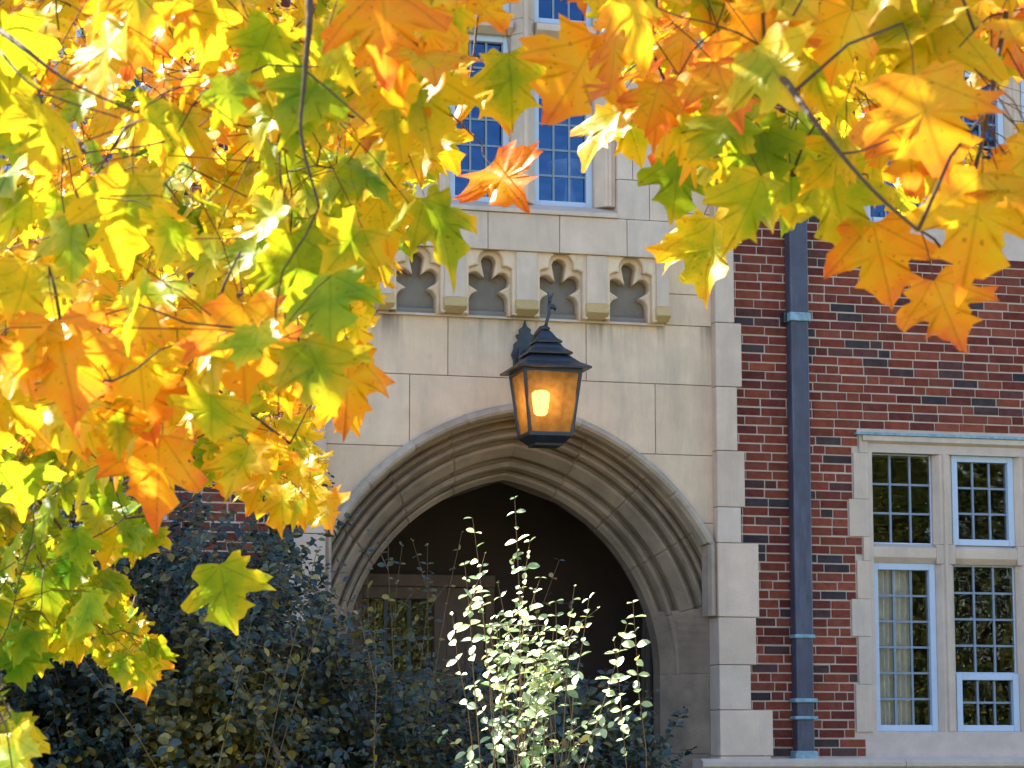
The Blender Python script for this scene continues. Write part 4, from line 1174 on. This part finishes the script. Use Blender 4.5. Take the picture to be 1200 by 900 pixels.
# ------------------------------------------------------------------ shrubs below the arch
def shrub(name, label, cat, base, targets, mat, leaf=(.050, .030), pairs=.034, llen=.9, hue=(.3, .25), stemr=.005, group=None, dens=1.0, side=2, vert=False, nb=(-.18, -.62, .75), nsp=.5, spread=.25):
    root = empty(name, base); tag(root, label, cat, group)
    st = MB(); lv = Leaves()
    base = Vector(base)
    for tgt in targets:
        tgt = Vector(tgt)
        b = base+Vector((rng.gauss(0, spread), rng.gauss(0, spread*.7), 0))
        k = b.lerp(tgt, .55)+Vector((0, 0, .25*(tgt-b).length*.5))*.6
        pts = []
        for i in range(9):
            u = i/8; pts.append(b*(1-u)**2+k*2*u*(1-u)+tgt*u*u+rvec(.006))
        st.tube(pts, [stemr*(1-.8*i/8) for i in range(9)], 5, cap=False)
        L = sum((pts[i+1]-pts[i]).length for i in range(8))
        shoots = [(pts, L, min(llen, L*.8))]
        for _ in range(side):
            j = rng.randint(4, 7); o = pts[j]; d = (pts[8]-pts[6]).normalized()*.7+rvec(.6); ln = rng.uniform(.15, .4)
            sp_ = [o, o+d*ln*.5+Vector((0, 0, .01)), o+d*ln]
            st.tube(sp_, [.003, .002, .001], 4, cap=False); shoots.append((sp_, d.length*ln, d.length*ln*.9))
        for path, L_, ll in shoots:
            n = max(2, int(ll/pairs*dens)); par = rng.uniform(0, 3.14)
            for q in range(n+1):
                dist = L_-ll*q/n
                acc = 0; pos = path[-1]; tan = (path[-1]-path[-2])
                for i in range(len(path)-1):
                    sl = (path[i+1]-path[i]).length
                    if acc+sl >= dist: pos = path[i].lerp(path[i+1], (dist-acc)/max(sl, 1e-6)); tan = path[i+1]-path[i]; break
                    acc += sl
                tan = tan.normalized() if tan.length > 1e-6 else Vector((0, 0, 1))
                ort = tan.orthogonal().normalized(); ort = Matrix.Rotation(par+(q % 2)*1.57+rng.gauss(0, .3), 3, tan) @ ort
                sc = (.55 if q == 0 else .8+.2*min(1, q/3))*rng.uniform(.55, 1.3)
                for s_ in (1, -1):
                    if rng.random() < .08: continue
                    d = ort*s_+tan*.35+rvec(.16)
                    nr = (tan*.3+Vector(nb)+rvec(nsp)).normalized()
                    h = min(1, max(0, rng.gauss(*hue)))
                    lv.oval(pos+ort*s_*.003, d.normalized(), nr, leaf[0]*sc, leaf[1]*sc, h, rng.uniform(.05, 1.15) if mat == 'shrub' else rng.uniform(.3, 1))
    st.build('stems', M['stem'], root, smooth=True); o = lv.build('foliage', M[mat], root, smooth=True)
    return len(lv.v)//9
def targets(poly, n, d0, d1, bias=1.0):
    out = []; xs = [p[0] for p in poly]; ys = [p[1] for p in poly]
    while len(out) < n:
        x = rng.uniform(min(xs), max(xs)); y = min(ys)+(max(ys)-min(ys))*rng.random()**bias
        if inside(poly, x, y): out.append(W(x, y, -rng.uniform(d0, d1)))
    return out
cnt = 0
B1 = [(-160, 600), (0, 600), (60, 570), (200, 550), (345, 580), (385, 650), (430, 760), (420, 980), (-160, 980)]
B2 = [(330, 690), (390, 680), (425, 752), (530, 768), (600, 790), (640, 820), (650, 980), (330, 980)]
B3 = [(610, 790), (680, 760), (720, 790), (770, 820), (775, 980), (600, 980)]
cnt += shrub('honeysuckle_bush', 'large dark blue-green bush filling the lower left below the maple', 'bush', W(170, 900, -2.4).to_2d().to_3d(), targets(B1, 470, .9, 3.4, .95), 'shrub', leaf=(.062, .038), hue=(.38, .22), side=5)
cnt += shrub('honeysuckle_bush', 'dark leafy bush in front of the left arch jamb, partly hiding the oak door', 'bush', W(480, 900, -2.2).to_2d().to_3d(), targets(B2, 230, 1.0, 3.2, .9), 'shrub', leaf=(.058, .036), hue=(.42, .22), side=4)
cnt += shrub('honeysuckle_bush', 'low shaded bush at the foot of the right arch jamb', 'bush', W(700, 900, -1.6).to_2d().to_3d(), targets(B3, 110, .6, 2.4), 'shrub', leaf=(.064, .04), hue=(.4, .2), side=3)
YB1 = [(170, 770), (215, 735), (290, 730), (330, 760), (330, 980), (170, 980)]
cnt += shrub('yellowing_bush', 'olive and yellow leaved bush among darker bushes under the maple', 'bush', W(250, 930, -3.0).to_2d().to_3d(), targets(YB1, 90, 2.7, 3.6), 'shrub', leaf=(.07, .046), hue=(.66, .16), side=4)
# tall thin shoots against the arch
TH = [(430, 625), (455, 612), (470, 640), (540, 625), (395, 640), (505, 670), (655, 655), (768, 810), (740, 800), (500, 640)]
cnt += shrub('bare_shrub', 'thin arching twigs with few leaves rising against the dark archway', 'shrub', W(470, 900, -2.6).to_2d().to_3d(), [W(x, y, -2.6-rng.uniform(-.2, .2)) for x, y in TH], 'shrub', pairs=.10, llen=.7, hue=(.5, .25), side=2)
TW = [(300, 705), (345, 770), (402, 655), (215, 690), (90, 760), (440, 705), (372, 640)]
cnt += shrub('bare_shrub', 'brown twiggy shoots with a few small leaves standing in front of the dark left bush', 'shrub', W(260, 930, -3.7).to_2d().to_3d(), [W(x, y, -3.6-rng.uniform(-.1, .3)) for x, y in TW], 'shrub', leaf=(.055, .033), pairs=.085, llen=1.1, hue=(.5, .25), side=4, stemr=.0055, spread=.5)
SP = [(603, 583), (555, 607), (672, 683), (652, 705), (622, 690), (583, 680), (566, 700), (640, 722), (662, 745), (605, 715), (632, 750), (572, 735), (600, 760), (655, 775), (590, 770), (620, 735), (640, 770), (610, 700), (585, 720), (650, 735), (618, 850), (672, 845), (690, 700), (530, 720), (545, 660)]
cnt += shrub('sunlit_shrub', 'pale sunlit shrub with upright shoots in front of the dark archway', 'shrub', W(612, 900, -5.2).to_2d().to_3d(), [W(x, y, -5.2-rng.uniform(-.3, .4)) for x, y in SP], 'sprig', leaf=(.064, .040), pairs=.070, llen=.46, hue=(.42, .28), side=2, stemr=.006, spread=.30, nb=(-.5, -.40, .62), nsp=.34)
SP2 = [(742, 705), (722, 750), (735, 730)]
cnt += shrub('sunlit_shrub', 'small sunlit shoot with paired pale leaves right of the larger pale shrub', 'shrub', W(705, 930, -5.1).to_2d().to_3d(), [W(x, y, -5.1-rng.uniform(0, .15)) for x, y in SP2], 'sprig', leaf=(.070, .042), pairs=.075, llen=.6, hue=(.45, .2), side=0, nb=(-.5, -.40, .62), nsp=.34)
print('shrub leaves', cnt)

# ------------------------------------------------------------------ trees across the lawn, mirrored in the panes
def park_tree(x, y, h, cr, label):
    root = empty('park_tree', (x, y, 0)); tag(root, label, 'tree', 'trees across the lawn')
    t = MB(); t.tube([(0, 0, -.1), (.1, 0, h*.3), (0, .1, h*.6), (.1, .1, h*.9)], [.35, .28, .18, .04], 10)
    for k_ in range(7):
        a = k_*2.4; z = h*(.3+.07*k_); t.tube([(0, 0, z), (math.cos(a)*cr*.5, math.sin(a)*cr*.5, z+cr*.3), (math.cos(a)*cr*.85, math.sin(a)*cr*.85, z+cr*.35)], [.12, .07, .02], 6)
    t.build('trunk', M['bark'], root, smooth=True, local=True)
    lv = Leaves()
    cl = [(rng.gauss(0, cr*.55), rng.gauss(0, cr*.55), h*rng.uniform(.06, .98)) for _ in range(90)]
    for _ in range(9000):
        c = rng.choice(cl); p = Vector(c)+rvec(.55)
        lv.oval(p, rvec(), rvec().normalized(), .5, .35, min(1, max(0, rng.gauss(.4, .25))), rng.random())
    lv.build('crown', M['farleaf'], root, local=True)
for x, y, h, cr, lb in ((31, -44, 19, 5.0, 'tall green tree across the lawn, behind the viewer'), (23, -52, 15, 4.5, 'green tree of middle height across the lawn, behind the viewer'), (16, -46, 10.5, 3.6, 'low spreading tree across the lawn, behind the viewer'), (39, -56, 20, 5.5, 'tallest dark tree at the far edge of the lawn, behind the viewer'), (8, -50, 9.5, 3.5, 'small rounded tree across the lawn, behind the viewer'), (13, -54, 11, 5, 'broad tree between two smaller trees across the lawn, behind the viewer'), (28, -58, 14, 6, 'wide tree at the back of the row across the lawn, behind the viewer')):
    park_tree(x, y, h, cr, lb)
